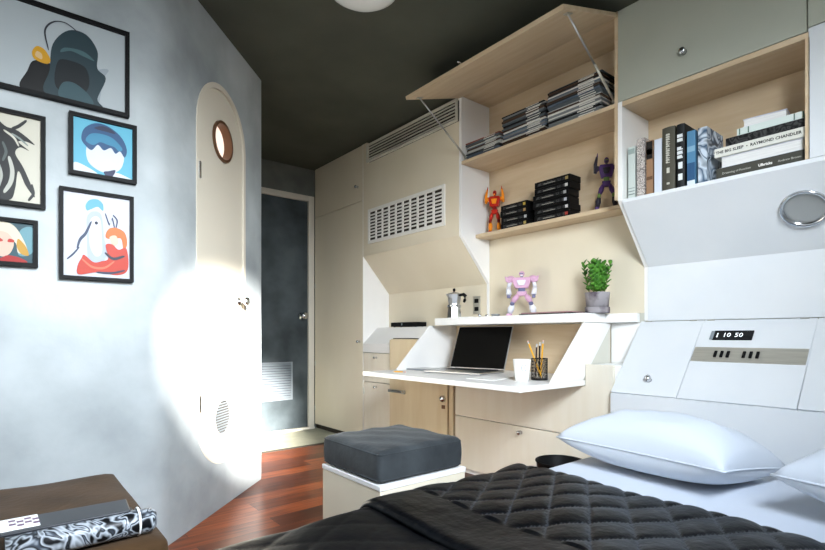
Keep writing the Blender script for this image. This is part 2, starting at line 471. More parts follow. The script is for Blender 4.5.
for i in range(5):
    z = vz0 + .026 + i * .0195
    v.box(-.006, .006, vy0 + .012, vy1 - .012, -.0025, .0025, M['ventcream'], mx=tr(XC, 0, z) @ rotm(-.2, 'Y'))
v.build('long_vent', t, True)
g = MB(); gy0, gy1, gz0, gz1 = 2.19, 2.993, 1.4415, 1.687
vent_frame(g, gy0, gy1, gz0, gz1, .022, M['grillewhite'])
g.box(XC - .003, XC - .0005, gy0 + .01, gy1 - .01, gz0 + .01, gz1 - .01, M['dark_gap'])
for i in range(1, 10):
    y = gy0 + .022 + i * (gy1 - gy0 - .044) / 10
    g.box(XC - .010, XC - .003, y - .0075, y + .0075, gz0 + .02, gz1 - .02, M['grillewhite'])
for i in range(1, 9):
    z = gz0 + .022 + i * (gz1 - gz0 - .044) / 9
    g.box(XC - .009, XC - .003, gy0 + .02, gy1 - .02, z - .0045, z + .0045, M['grillewhite'])
g.build('square_grille', t, True)

# niche back below the housing (its own panel) with a socket plate
t = thing('back_panel', 'cream niche panel behind the moka pot and the left counter', 'panel', (XB, 2.57, .85))
MB().box(XB - .006, XB + .005, Y2 + .001, Y3 - .001, .846, 1.0984, M['cream']).build('panel', t, True)
t = thing('wall_socket', 'grey double socket plate in the niche right of the moka pot', 'socket', (XB - .006, 2.154, .975))
MB().box(XB - .013, XB - .006, 2.125, 2.183, .92, 1.03, M['steel'], .002).build('plate', t, True)
for z in (.95, 1.0):
    MB().box(XB - .016, XB - .012, 2.137, 2.171, z - .013, z + .013, M['black'], .002).build('outlet', t, True)

# left counter with slanted front
YD0, YD1 = 1.267, 2.345                                 # desk niche
t = thing('counter', 'pale counter with slanted front edge above the small drawers', 'worktop', (2.17, 2.7, .67))
MB().prism([(XC, .664), (XB, .664), (XB, .844), (XC + .125, .844), (XC, .726)], 'y', 2.7215, Y3 - .002, M['white'], .0012).prism([(XC + .047, .664), (XB, .664), (XB, .844), (XC + .125, .844), (XC + .047, .7704)], 'y', YD1 + .003, 2.7213, M['white']).build('counter_slab', t, True)
# small drawer cabinet
t = thing('drawer_cabinet', 'narrow cabinet of cream drawers left of the small birch door', 'cabinet', (2.17, 2.9, 0))
MB().box(XC + .02, XB, 2.722, Y3 - .002, .0, .66, M['grey_cream']).build('carcass', t, True)
for z0, z1 in ((.4565, .659), (.05, .452)):
    q = MB().box(XC, XC + .019, 2.722, Y3 - .004, z0, z1, M['pale_front'], .0015).build('drawer', t, True)
    knob(q, XC, 2.90, z1 - .03, .009)
MB().box(XC - .004, XC + .004, Y3 - .022, Y3 - .008, .36, .41, M['grey_cream'], .001).build('hinge', t, True)
# fridge cupboard
t = thing('fridge_cabinet', 'birch cupboard with silver lever handle and round lock under the desk flap', 'cabinet', (2.17, 2.41, 0))
MB().prism([(2.112, 0), (2.719, 0), (2.719, .762), (2.372, .762), (2.372, .558), (2.112, .558)], 'x', XC - .006, XC + .045, M['birch_front']).build('carcass', t, True)
MB().box(XC - .004, XC + .043, 2.376, 2.70, .7625, .768, M['dark_gap']).build('vent_strip', t, True)
q = MB().prism([(2.150, .02), (2.716, .02), (2.716, .757), (2.374, .757), (2.374, .556), (2.150, .556)], 'x', XC - .022, XC - .007, M['birch_front'], .002).build('door', t, True)
MB().box(XC - .030, XC - .021, 2.545, 2.705, .405, .430, M['steel'], .003).prism([(2.55, .413), (2.70, .408), (2.70, .428), (2.56, .430)], 'x', XC - .05, XC - .028, M['chrome'], .004).build('lever_handle', q, True)
MB().lathe([(0, 0), (.020, 0), (.020, .012), (.014, .02), (0, .021)], M['chrome'], 24, tr(XC - .021, 2.185, .412) @ rotm(-PI / 2, 'Y')).build('lock', q, True)
MB().box(XC - .026, XC - .02, 2.17, 2.198, .352, .374, M['bronze'], .002).build('keyhole_plate', q, True)
MB().box(XC - .012, XC - .0065, 2.1125, 2.146, .0, .556, M['birch_front'], .001).build('side_stile', t, True)

# drawers under the desk
t = thing('desk_drawer_unit', 'wide cream drawer unit with one knob below the folding desk', 'cabinet', (2.17, 1.62, 0))
MB().box(XC + .02, XB, 1.130, 2.109, 0, .558, M['white']).box(XC + .02, XB, 1.130, 1.265, .5585, .655, M['white']).box(XB - .006, XB + .004, 1.130, 1.2705, .656, .846, M['white']).build('carcass', t, True)
MB().prism([(1.133, .3265), (2.107, .3265), (2.107, .558), (1.265, .558), (1.265, .657), (1.133, .657)], 'x', XC, XC + .019, M['pale_front'], .0015).build('upper_panel', t, True)
q = MB().box(XC, XC + .019, 1.135, 2.107, .03, .3215, M['pale_front'], .0015).build('drawer', t, True)
knob(q, XC, 1.63, .293, .011)

# fold down desk
t = thing('fold_down_desk', 'white fold-down desk with slanted cheeks and warm birch niche', 'desk', (2.05, 1.8, .56))
FZ = .584
MB().box(1.583, XC - .002, 1.267, 2.37, FZ - .024, FZ, M['white'], .002).build('flap', t, True)
MB().box(XC - .002, XB, 1.267, YD1, FZ - .022, FZ - .001, M['white']).build('niche_floor', t, True)
for y0, y1, xb0, xb1 in ((1.267, 1.279, 2.035, 2.285), (YD1 - .012, YD1, 2.285, 2.286)):
    MB().prism([(1.792, FZ + .0005), (xb0, FZ + .0005), (xb1, .846), (2.05, .846)], 'y', y0, y1, M['white'], .001).build('cheek', t, True)
MB().box(XB - .012, XB + .004, 1.279, YD1 - .012, FZ, .846, M['birch']).build('niche_back', t, True)
MB().box(2.05, XB - .012, 1.2795, 1.2835, FZ, .846, M['birch']).box(2.045, XB - .012, 1.2725, 1.2792, FZ + .002, .846, M['grey_cream']).build('niche_side', t, True)  # outer board greyer than the cheek, shade put into its colour
MB().prism([(2.05, 1.267), (2.05, YD1 - .06), (XB, YD1 + .0), (XB, 1.133), (2.262, 1.133), (2.23, 1.267)], 'z', .848, .890, M['white'], .0015).build('top_board', t, True)
MB().tube([(2.0495, 1.30, FZ - .004), (2.0495, 2.32, FZ - .004)], .003, M['steel'], 8).build('hinge', t, True)
# plain wall behind desk, above the top board
t = thing('back_panel', 'pale cream panel behind the plant and white robot figure', 'panel', (XB, 1.6, .89))
MB().box(XB - .004, XB + .005, Y1 + .001, Y2 - .02, .8905, 1.359, M['cream']).build('panel', t, True)

# open shelves with raised lid
t = thing('shelf_unit', 'open two-tier birch wall shelf with raised lid above the desk', 'shelf', (2.17, 1.59, 1.3))
MB().prism([(XC, ZC - .004), (XB, ZC - .004), (XB, .8915), (XB - .006, .8915), (XB - .006, 1.0986), (XC, 1.3632)], 'y', Y2 - .020, Y2, M['white'], .001).build('side_panel', t, True)
MB().box(XC, XB, Y1 + .0012, Y1 + .016, 1.37, ZC - .004, M['birch']).build('side_panel', t, True)
MB().box(XB - .006, XB + .005, Y1 + .0162, Y2 - .02, 1.36, ZC - .022, M['birch']).build('back_panel', t, True)
MB().box(XC, XB, Y1 + .002, Y2 - .02, ZC - .022, ZC - .004, M['birch']).build('top_board', t, True)
MB().box(XC, XB - .006, Y1 + .0162, Y2 - .02, 1.769, 1.787, M['birch'], .001).build('shelf_board', t, True)
MB().box(2.167, XB - .006, Y1 + .0162, Y2 - .02, 1.360, 1.380, M['birch'], .001).build('shelf_board', t, True)
ang = math.atan2(2.166 - 2.04, XC - 1.657)
LM = tr(XC - .002, 0, 2.164) @ rotm(-ang, 'Y')
lid = MB().box(-.412, 0, Y1 + .004, Y2 - .002, -.009, .009, M['birch'], .001, mx=LM).build('lid', t, True)
for y in (Y1 + .03, Y2 - .035):
    p0 = LM @ Vector((-.345, y, -.012)); p1 = Vector((XC + .02, y, 1.81))
    pm = p0.lerp(p1, .55)
    b = MB(); b.tube([p0, pm], .0038, M['alu'], 10).tube([pm, p1], .0055, M['steel'], 10)
    b.box(-.365, -.325, y - .010, y + .010, -.013, -.009, M['steel'], .001, mx=LM)
    b.box(p1.x - .008, p1.x + .008, y - .006, y + .006, p1.z - .008, p1.z + .008, M['steel'], .002)
    b.build('stay_arm', lid, True)
knob(lid, 1.655, 1.66, 2.05, .006, name='knob')

# right hand unit with closed cupboard, book niche and slanted panel
t = thing('bookshelf_unit', 'white wall unit with closed grey-white cupboard over a book niche', 'shelf', (2.17, .78, 1.1))
YR = .455
MB().prism([(XC + .0195, ZC - .004), (XB, ZC - .004), (XB, .855), (XB - .005, .855), (XB - .005, 1.0986), (XC, 1.3632), (XC, 1.7855), (XC + .0195, 1.7855)], 'y', Y1 - .018, Y1 + .001, M['white'], .001).build('side_panel', t, True)
MB().box(XC, XB, YR - .006, YR + .006, 1.3665, 1.765, M['birch']).build('side_panel', t, True)
MB().box(XC + .020, XB, YR - .006, Y1 - .018, 1.786, ZC - .004, M['cream']).build('carcass', t, True)
q = MB().box(XC, XC + .019, YR + .002, Y1 + .0005, 1.787, ZC - .005, M['door_grey'], .0015).build('door', t, True)
knob(q, XC, .84, 1.885, .013)
MB().box(XC, XB, YR - .005, Y1 - .018, 1.764, 1.784, M['birch'], .001).build('niche_top', t, True)
MB().box(XB - .006, XB + .004, YR + .006, Y1 - .018, 1.366, 1.764, M['birch']).build('niche_back', t, True)
MB().box(XC + .015, XB, YR + .006, Y1 - .018, 1.352, 1.366, M['birch']).build('niche_floor', t, True)
YE = YW + .004
MB().prism([(XC, 1.366), (XC + .016, 1.366), (XB, 1.13), (XB, 1.0988), (XB - .01, 1.0988), (XC, 1.352)], 'y', YE, Y1 - .018, M['head'], .001).build('slanted_panel', t, True)
MB().box(XB - .010, XB + .004, YE, Y1 - .018, .8535, 1.0986, M['head']).build('lower_panel', t, True)
# reading lamp in the slanted panel
nx = Vector((-(1.352 - 1.0988), 0, -(XB - .01 - XC))).normalized()
lp = Vector((XC + .245 * .30, .466, 1.366 - .267 * .34))
rd = Vector((.6342 + .7732 * .7803, .7732 - .6342 * .7803, (335 - 208) / 503.0))
k = ((Vector((XC, 0, 1.352)) - Vector((0, 0, H))).dot(nx)) / rd.dot(nx)
lp = Vector((0, 0, H)) + rd * k
rot = Vector((0, 0, 1)).rotation_difference(nx).to_matrix().to_4x4()
q = thing('reading_light', 'round chrome recessed reading light in the slanted white panel', 'lamp', lp)
MB().lathe([(.058, -.012), (.068, -.004), (.074, .006), (.073, .012), (.067, .014), (.060, .008), (.054, -.004)], M['chrome'], 40, rot).build('bezel', q)
MB().lathe([(0, .002), (.050, .002), (.062, .005), (.062, -.001)], flat((150, 153, 153), .45), 40, rot).build('lens', q)

# right-most column
t = thing('corner_cabinet', 'tall pale cupboard column at the far right edge by the bed', 'cabinet', (2.17, .1, 1.366))
MB().box(XC + .02, XB, YE, YR - .010, 1.368, ZC - .004, M['head']).build('carcass', t, True)
MB().box(XC, XC + .019, YE, YR - .002, 1.7985, ZC - .005, M['door_grey'], .0015).build('door', t, True)
MB().box(XC, XC + .019, YE, YR - .002, 1.3675, 1.7955, M['head'], .0015).build('door', t, True)

# headboard with slanted doors
t = thing('headboard', 'white headboard unit with slanted panels, clock and switches behind the pillows', 'headboard', (2.15, .45, 0))
XH = 2.02
MB().prism([(XH + .004, .03), (XB, .03), (XB, .846), (XB - .004, .846), (XH + .022, .556), (XH + .022, .541), (XH + .004, .541)], 'y', YE, 1.127, M['head']).build('carcass', t, True)
MB().box(XH - .002, XH + .004, YE, 1.126, .03, .541, M['head'], .001).build('front_board', t, True)
sl = Vector((XB - .002 - XH, 0, .852 - .546)); SL = sl.length
sa = math.atan2(.852 - .546, XB - .002 - XH)
# local frame on the slant: x -> -Y, y -> up the slant, z -> out towards the room
up_ = sl.normalized(); out_ = Vector((-up_.z, 0, up_.x))
SM = Matrix(((0, up_.x, out_.x, XH), (-1, 0, 0, 0), (0, up_.z, out_.z, .546), (0, 0, 0, 1)))
def slant_panel(y0, y1):
    return MB().box(-y1, -y0, 0.001, SL, -.016, 0, M['head'], .0015, mx=SM)
q = slant_panel(.8585, 1.126).build('lift_door', t, True)
kp = SM @ Vector((-.985, .11, 0))
MB().lathe([(0, 0), (.012, 0), (.007, .006), (.007, .012), (.012, .016), (.012, .022), (0, .026)], M['chrome'], 20, SM @ tr(-.985, .075, 0)).build('knob', q, True)
for y in (1.09, .90): MB().box(-y - .014, -y + .014, SL - .004, SL + .004, -.003, .004, M['steel'], .001, mx=SM).build('hinge', q, True)
q = slant_panel(.4775, .8555).build('control_panel', t, True)
for y in (.83, .515): MB().box(-y - .014, -y + .014, SL - .004, SL + .004, -.003, .004, M['steel'], .001, mx=SM).build('hinge', q, True)
b = MB().box(-.8535, -.480, .185, .258, 0, .0022, M['steel'], .0006, mx=SM)
sp = b.build('steel_strip', q, True)
for y in (.770, .748, .726, .672, .650, .628):
    MB().box(-y - .005, -y + .005, .206, .236, .002, .008, M['black'], .001, mx=SM).build('switch', sp, True)
b = MB().box(-.800, -.662, .296, .345, 0, .004, M['blackgloss'], .001, mx=SM)
b.box(-.812, -.798, .298, .343, 0, .005, M['louver'], .002, mx=SM)
W = M['ledwhite']
b.text('10', .030, W, SM @ tr(-.752, .320, .0042), ext=.0003).text('50', .030, W, SM @ tr(-.710, .320, .0042), ext=.0003)
b.box(-.7875, -.7835, .309, .331, .004, .0046, W, mx=SM)
b.build('digital_clock', q, True)
slant_panel(YE, .4745).build('lift_door', t, True)

# ------------------------------------------------------------------ ceiling lamp
q = thing('ceiling_light', 'white opal dome light on the dark ceiling', 'lamp', (1.083, 1.62, ZC))
MB().lathe([(.16, 0), (.165, -.010), (.155, -.015), (.15, -.015)], M['white'], 40).build('base_ring', q)
MB().lathe([(.152, -.014), (.150, -.035), (.135, -.062), (.105, -.082), (.06, -.093), (0, -.096)], M['globe'], 40).build('opal_dome', q)

# ------------------------------------------------------------------ framed prints
def smooth_loop(pts, n=6):
    out = []; N = len(pts)
    for i in range(N):
        p0, p1, p2, p3 = [Vector(pts[(i + k) % N]) for k in (-1, 0, 1, 2)]
        for j in range(n):
            u = j / n
            v = 0.5 * ((2 * p1) + (p2 - p0) * u + (2 * p0 - 5 * p1 + 4 * p2 - p3) * u * u + (3 * p1 - p0 - 3 * p2 + p3) * u ** 3)
            out.append((min(1, max(0, v.x)), min(1, max(0, v.y))))
    return out
def picture(label, x0, x1, z0, z1, fw, bg, shapes, mw=0.0, matc=None):
    t = thing('framed_print', label, 'picture', ((x0 + x1) / 2, YP, z0), 0, 'framed prints on the pale wall')
    f = MB()
    def dim(c): return tuple(int(255 * (v / 255) ** 1.12 * .80) for v in c)
    def rect(a, b, c, d_): return [(a, c), (b, c), (b, d_), (a, d_)]
    f.plate(rect(x0, x1, z0, z1), [rect(x0 + fw, x1 - fw, z0 + fw, z1 - fw)], YP - .022, YP - .001, M['frame'])
    f.plate(rect(x0, x1, z0, z1), [rect(x0 + fw * .5, x1 - fw * .5, z0 + fw * .5, z1 - fw * .5)], YP - .025, YP - .022, M['frame'])
    f.build('frame', t, True)
    a = MB(); y = YP - .012
    px0, px1, pz0, pz1 = x0 + fw, x1 - fw, z0 + fw, z1 - fw
    a.box(px0, px1, y, YP - .002, pz0, pz1, flat(dim(bg), .4))
    for i, (c, pts, sm) in enumerate(shapes):
        pp = smooth_loop(pts) if sm else pts
        yy = y - .0002 * (i + 1)
        a.poly([(px0 + u * (px1 - px0), yy, pz0 + v * (pz1 - pz0)) for u, v in pp], flat(dim(c), .4))
    a.build('print', t, True)
    return t
def stroke(pts, wd):
    """brush stroke as a closed ribbon"""
    L_, R_ = [], []
    for i, p in enumerate(pts):
        a = Vector(pts[max(0, i - 1)]); b = Vector(pts[min(len(pts) - 1, i + 1)])
        d_ = (b - a).normalized(); n = Vector((-d_.y, d_.x))
        wv = wd * (0.25 + 0.75 * math.sin(PI * (i + .6) / (len(pts) + .2)))
        L_.append(tuple(Vector(p) + n * wv)); R_.append(tuple(Vector(p) - n * wv))
    return L_ + R_[::-1]
def ell(cx, cy, rx, ry, n=14): return [(cx + rx * math.cos(2 * PI * i / n), cy + ry * math.sin(2 * PI * i / n)) for i in range(n)]
TEAL, DTEAL, YEL = (52, 74, 82), (24, 34, 40), (226, 172, 40)
picture('large wide print of dark teal shapes and a yellow patch on pale grey', -.085, .347, 1.543, 1.836, .0125, (200, 208, 212), [
    ((176, 186, 192), [(.80, .0), (.84, .35), (.88, .5), (.80, .45), (.72, .2), (.70, .0)], True),
    ((16, 18, 20), [(.30, 0), (.34, .22), (.38, .36), (.48, .38), (.52, .2), (.52, 0)], True),
    (TEAL, [(.46, 0), (.48, .3), (.50, .62), (.60, .84), (.72, .86), (.80, .70), (.80, .48), (.86, .38), (.80, .1), (.82, 0)], True),
    (DTEAL, [(.52, .12), (.53, .42), (.60, .48), (.72, .44), (.74, .22), (.66, .06)], True),
    ((86, 118, 124), [(.55, .55), (.62, .60), (.70, .58), (.78, .56), (.70, .64), (.58, .62)], True),
    ((70, 100, 108), [(.55, .0), (.56, .18), (.64, .22), (.74, .12), (.76, 0)], True),
    (YEL, [(.385, .38), (.37, .46), (.40, .54), (.45, .52), (.485, .42), (.46, .36)], True),
    ((232, 200, 150), [(.39, .42), (.40, .48), (.43, .46), (.43, .40)], True),
    ((70, 72, 80), stroke([(.47, .55), (.45, .75), (.50, .88), (.58, .92), (.66, .86)], .007), True),
])
picture('small square print with a blue dome over white on bright cyan', .1734, .3696, 1.316, 1.518, .012, (112, 200, 226), [
    ((240, 244, 248), [(0, .0), (.02, .16), (.2, .12), (.4, .0)], True),
    ((240, 244, 248), [(.55, .0), (.7, .1), (.98, .02), (1, 0)], True),
    ((236, 242, 248), [(.22, .5), (.24, .22), (.42, .08), (.62, .07), (.80, .2), (.84, .5), (.6, .7), (.4, .7)], True),
    ((34, 92, 140), [(.13, .62), (.18, .82), (.36, .96), (.58, .95), (.80, .80), (.90, .58), (.86, .42), (.78, .52), (.70, .46), (.62, .55), (.5, .48), (.40, .56), (.30, .44), (.2, .5)], True),
    ((62, 150, 186), [(.20, .60), (.28, .74), (.46, .78), (.66, .74), (.82, .58), (.76, .52), (.68, .58), (.56, .60), (.44, .62), (.32, .54)], True),
    ((36, 48, 84), [(.34, .86), (.46, .93), (.60, .92), (.70, .84), (.56, .84)], True),
    ((40, 50, 92), [(.50, .07), (.58, .10), (.70, .14), (.64, .0), (.54, .0)], True),
])
RED = (214, 70, 44)
picture('print of pale blue and red abstract figures on white, lowest on the right', .1478, .36, .972, 1.269, .011, (226, 228, 236), [
    ((196, 206, 222), [(.34, .72), (.44, .80), (.56, .76), (.60, .5), (.64, .3), (.52, .12), (.36, .2), (.34, .5)], True),
    ((236, 238, 244), [(.38, .66), (.46, .74), (.54, .70), (.56, .5), (.56, .3), (.46, .26), (.38, .4)], True),
    ((110, 190, 214), [(.32, .86), (.38, .93), (.5, .95), (.58, .9), (.58, .82), (.5, .86), (.40, .82), (.34, .8)], True),
    ((58, 76, 108), stroke([(.40, .66), (.32, .52), (.24, .44), (.2, .34)], .02), True),
    ((58, 76, 108), stroke([(.22, .34), (.14, .26), (.06, .2)], .012), True),
    ((70, 84, 120), stroke([(.62, .78), (.68, .66), (.72, .74), (.76, .62)], .016), True),
    ((60, 70, 110), stroke([(.74, .78), (.80, .72), (.78, .62)], .012), True),
    ((46, 52, 84), ell(.48, .66, .025, .02), True),
    ((232, 128, 52), [(.62, .5), (.66, .6), (.78, .63), (.92, .58), (.96, .44), (.90, .36), (.86, .5), (.72, .48)], True),
    ((240, 214, 190), [(.68, .5), (.78, .53), (.82, .44), (.74, .40)], True),
    (RED, [(.62, .4), (.72, .42), (.82, .36), (.95, .38), (.97, .12), (.8, .04), (.5, .06), (.22, .02), (.2, .12), (.26, .22), (.3, .26), (.44, .18), (.56, .2), (.66, .24)], True),
    ((246, 130, 96), stroke([(.28, .2), (.42, .12), (.6, .12), (.74, .2)], .014), True),
    ((50, 54, 72), stroke([(.62, .3), (.74, .24), (.9, .28)], .018), True),
    ((56, 60, 90), stroke([(.5, .06), (.7, .06), (.9, .1)], .014), True),
])
INK = (22, 24, 24)
picture('tall print of black ink brush strokes on cream at the left edge', -.098, .1122, 1.188, 1.479, .0125, (226, 222, 206), [
    (INK, [(.30, 1), (.52, .86), (.66, .84), (.80, .78), (.92, .70), (.80, .72), (.70, .70), (.84, .62), (.72, .64), (.66, .56), (.76, .42), (.86, .24), (.92, .08), (.80, .2), (.70, .36), (.66, .16), (.60, .02), (.4, .0), (.2, .1), (.1, .5), (.15, .9)], True),
    ((206, 206, 196), stroke([(.58, .50), (.62, .36), (.60, .22), (.52, .1)], .03), True),
    ((150, 160, 156), stroke([(.62, .78), (.72, .74), (.82, .68)], .012), True),
    ((190, 192, 184), stroke([(.45, .40), (.48, .28), (.44, .14)], .02), True),
    ((96, 106, 104), stroke([(.50, .66), (.54, .56), (.50, .46)], .02), True),
    ((226, 222, 206), stroke([(.52, .80), (.64, .74), (.70, .66)], .014), True),
    (INK, stroke([(.80, .96), (.70, .88), (.62, .84)], .02), True),
    (INK, stroke([(.88, .22), (.90, .12), (.84, .04)], .02), True),
])
picture('small print of pale, blond and red abstract patches at lower left', -.115, .0927, 1.0016, 1.1475, .012, (58, 96, 108), [
    ((20, 30, 36), [(.0, 0), (.0, 1), (.35, 1), (.42, .5), (.35, 0)], False),
    ((120, 170, 180), [(.80, .2), (.82, .8), (1, .9), (1, .3)], True),
    ((238, 228, 206), [(.42, .9), (.58, 1), (.74, .92), (.86, .62), (.92, .3), (.80, .24), (.76, .5), (.6, .6), (.46, .5)], True),
    ((214, 168, 66), [(.80, .60), (.90, .42), (.94, .2), (.84, .22), (.78, .4)], True),
    ((236, 206, 186), [(.46, .6), (.52, .74), (.66, .72), (.74, .5), (.70, .24), (.6, .12), (.5, .2), (.46, .4)], True),
    ((206, 64, 52), [(.46, .5), (.54, .48), (.60, .52), (.56, .58), (.48, .58)], True),
    ((206, 64, 52), [(.66, .5), (.74, .5), (.74, .56), (.68, .58)], True),
    ((188, 44, 40), [(.40, 0), (.46, .16), (.56, .08), (.66, .16), (.82, .12), (.90, 0)], True),
])

# ------------------------------------------------------------------ bed
BX0, BX1, BY0, BY1, BZ = .12, 2.012, -.235, 1.0, .36
t = thing('bed', 'low bed with white fitted sheet against the headboard', 'bed', (1.07, .39, 0))
MB().box(BX0 + .02, BX1, BY0 + .01, BY1 - .03, 0, .13, M['white'], .004).build('bed_base', t, True)
MB().box(BX0, BX1, BY0, BY1, .131, BZ, M['sheet'], .035, 4).build('mattress', t, True)

def cloth(xa, xb, top, thick, puff, drop, m, hem=0.0, edge_round=.03, step=.0065, foot=False, seed=1, seam_sheen=None):
    """quilted cover over the mattress: profile across Y bends down over the far edge"""
    rnd = random.Random(seed)
    ph = [rnd.uniform(0, 6.28) for _ in range(8)]
    nx_ = int((xb - xa) / step); flat_len = BY1 - BY0 - .03
    R = .05; total = flat_len + R * PI / 2 + drop
    ny_ = int(total / step)
    t = bmesh.new(); g = []
    for i in range(nx_ + 1):
        x = xa + (xb - xa) * i / nx_; row = []
        for j in range(ny_ + 1):
            s_ = total * j / ny_
            if s_ < flat_len: y, z, ny, nz = BY0 + .012 + s_, top, 0, 1
            elif s_ < flat_len + R * PI / 2:
                a = (s_ - flat_len) / R
                y = BY0 + .012 + flat_len + R * math.sin(a); z = top - R + R * math.cos(a); ny, nz = math.sin(a), math.cos(a)
            else:
                y = BY0 + .012 + flat_len + R; z = top - R - (s_ - flat_len - R * PI / 2); ny, nz = 1, 0
            h = 0
            inb = min(x - xa, xb - x)
            if x > xa + hem:
                q_ = .0785
                u = (s_ + .628 * x) / (2 * q_) * 1.55; v_ = (s_ - .628 * x) / (2 * q_) * 1.55
                h += puff * (abs(math.sin(PI * u)) * abs(math.sin(PI * v_))) ** .26
            else:
                h += puff * .55
            e = min(1, inb / edge_round)
            h += thick * (math.sqrt(max(0, 1 - (1 - e) ** 2)))
            h += .0035 * math.sin(9 * x + ph[0] + 3 * math.sin(5 * s_ + ph[1])) + .003 * math.sin(14 * s_ + ph[2] + 2 * math.sin(8 * x + ph[3]))
            row.append(t.verts.new((x + (.006 * math.sin(11 * s_ + ph[4]) if x > xb - .02 else 0), y + ny * h, z + nz * h)))
        g.append(row)
    for i in range(nx_):
        for j in range(ny_):
            t.faces.new((g[i][j], g[i + 1][j], g[i + 1][j + 1], g[i][j + 1]))
    b = MB(); b.merge(t, m, None, True)
    if seam_sheen:
        k = b.mi(seam_sheen)
        for f in b.bm.faces:
            c = f.calc_center_median()
            if c.x < xa + hem or c.z < top - .03: continue
            s_ = c.y - BY0 - .012
            u = (s_ + .628 * c.x) / .157 * 1.55; v_ = (s_ - .628 * c.x) / .157 * 1.55
            if min(abs(math.sin(PI * u)), abs(math.sin(PI * v_))) < .075: f.material_index = k  # faces beside a seam take the painted highlight
    return b
def up_normals(o):
    bm = bmesh.new(); bm.from_mesh(o.data)
    if sum(f.normal.z for f in bm.faces) < 0: bmesh.ops.reverse_faces(bm, faces=bm.faces[:])
    bm.to_mesh(o.data); bm.free()
o = cloth(BX0 - .02, .80, BZ + .002, .010, .004, .22, M['throw'], seed=3).build('throw_blanket'); up_normals(o)
sd = o.modifiers.new('thick', 'SOLIDIFY'); sd.thickness = .004; sd.offset = -1
tag(o, 'smooth black bed throw lying flat under the folded edge of the quilt', 'blanket')
o = cloth(.677, 1.262, BZ + .008, .016, .012, .24, M['quilt'], hem=.155, step=.005, seed=5, seam_sheen=M['seam_sheen']).build('quilt'); up_normals(o)
sd = o.modifiers.new('thick', 'SOLIDIFY'); sd.thickness = .004; sd.offset = -1
tag(o, 'black diamond-stitched quilt folded across the middle of the bed', 'quilt')

def pillow(label, loc, L_, W_, T_, rz, tilt=0.0, roll=0.0, seed=1):
    rnd = random.Random(seed); ph = [rnd.uniform(0, 6.28) for _ in range(9)]
    n = 46; t = bmesh.new(); top = []; bot = []
    for i in range(n + 1):
        ra, rb_ = [], []
        for j in range(n + 1):
            u = -1 + 2 * i / n; v = -1 + 2 * j / n
            k = (1 - u * u) * (1 - v * v)
            th = k ** .42
            # pinched sides between the corners
            x = u * L_ / 2 * (1 - .06 * (1 - v * v) * abs(u) ** 3 * 1.0); y = v * W_ / 2 * (1 - .09 * (1 - u * u) * abs(v) ** 3)
            wr = .35 * .010 * math.sin(7 * u + ph[0] + 2.5 * math.sin(4 * v + ph[1])) + .003 * math.sin(9 * v + ph[2] + 3 * math.sin(3 * u + ph[3]))
            wr += .0015 * math.sin(16 * u + 9 * v + ph[4])
            zt = T_ * .62 * th + wr * th; zb = max(-.058, -T_ * .38 * th)
            ra.append(t.verts.new((x, y, zt)))
            rb_.append(ra[-1] if i in (0, n) or j in (0, n) else t.verts.new((x, y, zb)))
        top.append(ra); bot.append(rb_)
    for i in range(n):
        for j in range(n):
            t.faces.new((top[i][j], top[i + 1][j], top[i + 1][j + 1], top[i][j + 1]))
            f = [bot[i][j], bot[i][j + 1], bot[i + 1][j + 1], bot[i + 1][j]]
            if len(set(f)) == 4:
                try: t.faces.new(f)
                except ValueError: pass
    p = thing('pillow', label, 'pillow', loc, rz)
    R_ = rotm(tilt, 'X') @ rotm(roll, 'Y')
    MB().merge(t, M['pillow'], R_, True).build('cover', p)
    # piped seam round the rim
    rim_ = [(-1 + 2 * i / 24, -1) for i in range(24)] + [(1, -1 + 2 * i / 24) for i in range(24)] + [(1 - 2 * i / 24, 1) for i in range(24)] + [(-1, 1 - 2 * i / 24) for i in range(25)]
    pts = []
    for u, v in rim_:
        pts.append((u * L_ / 2 * (1 - .06 * (1 - v * v) * abs(u) ** 3), v * W_ / 2 * (1 - .09 * (1 - u * u) * abs(v) ** 3), 0))
    MB().tube(pts, .0028, M['pillow'], 6, mx=R_).build('seam', p)
    return p
pillow('long plump white pillow lying before the headboard clock', (1.60, .715, BZ + .066), .525, .38, .20, -PI / 2 - .10, -.12, 0, 2)
pillow('white pillow cut off by the right edge near the bed head', (1.53, .06, BZ + .08), .56, .40, .21, -PI / 2 - .25, -.10, 0, 4)

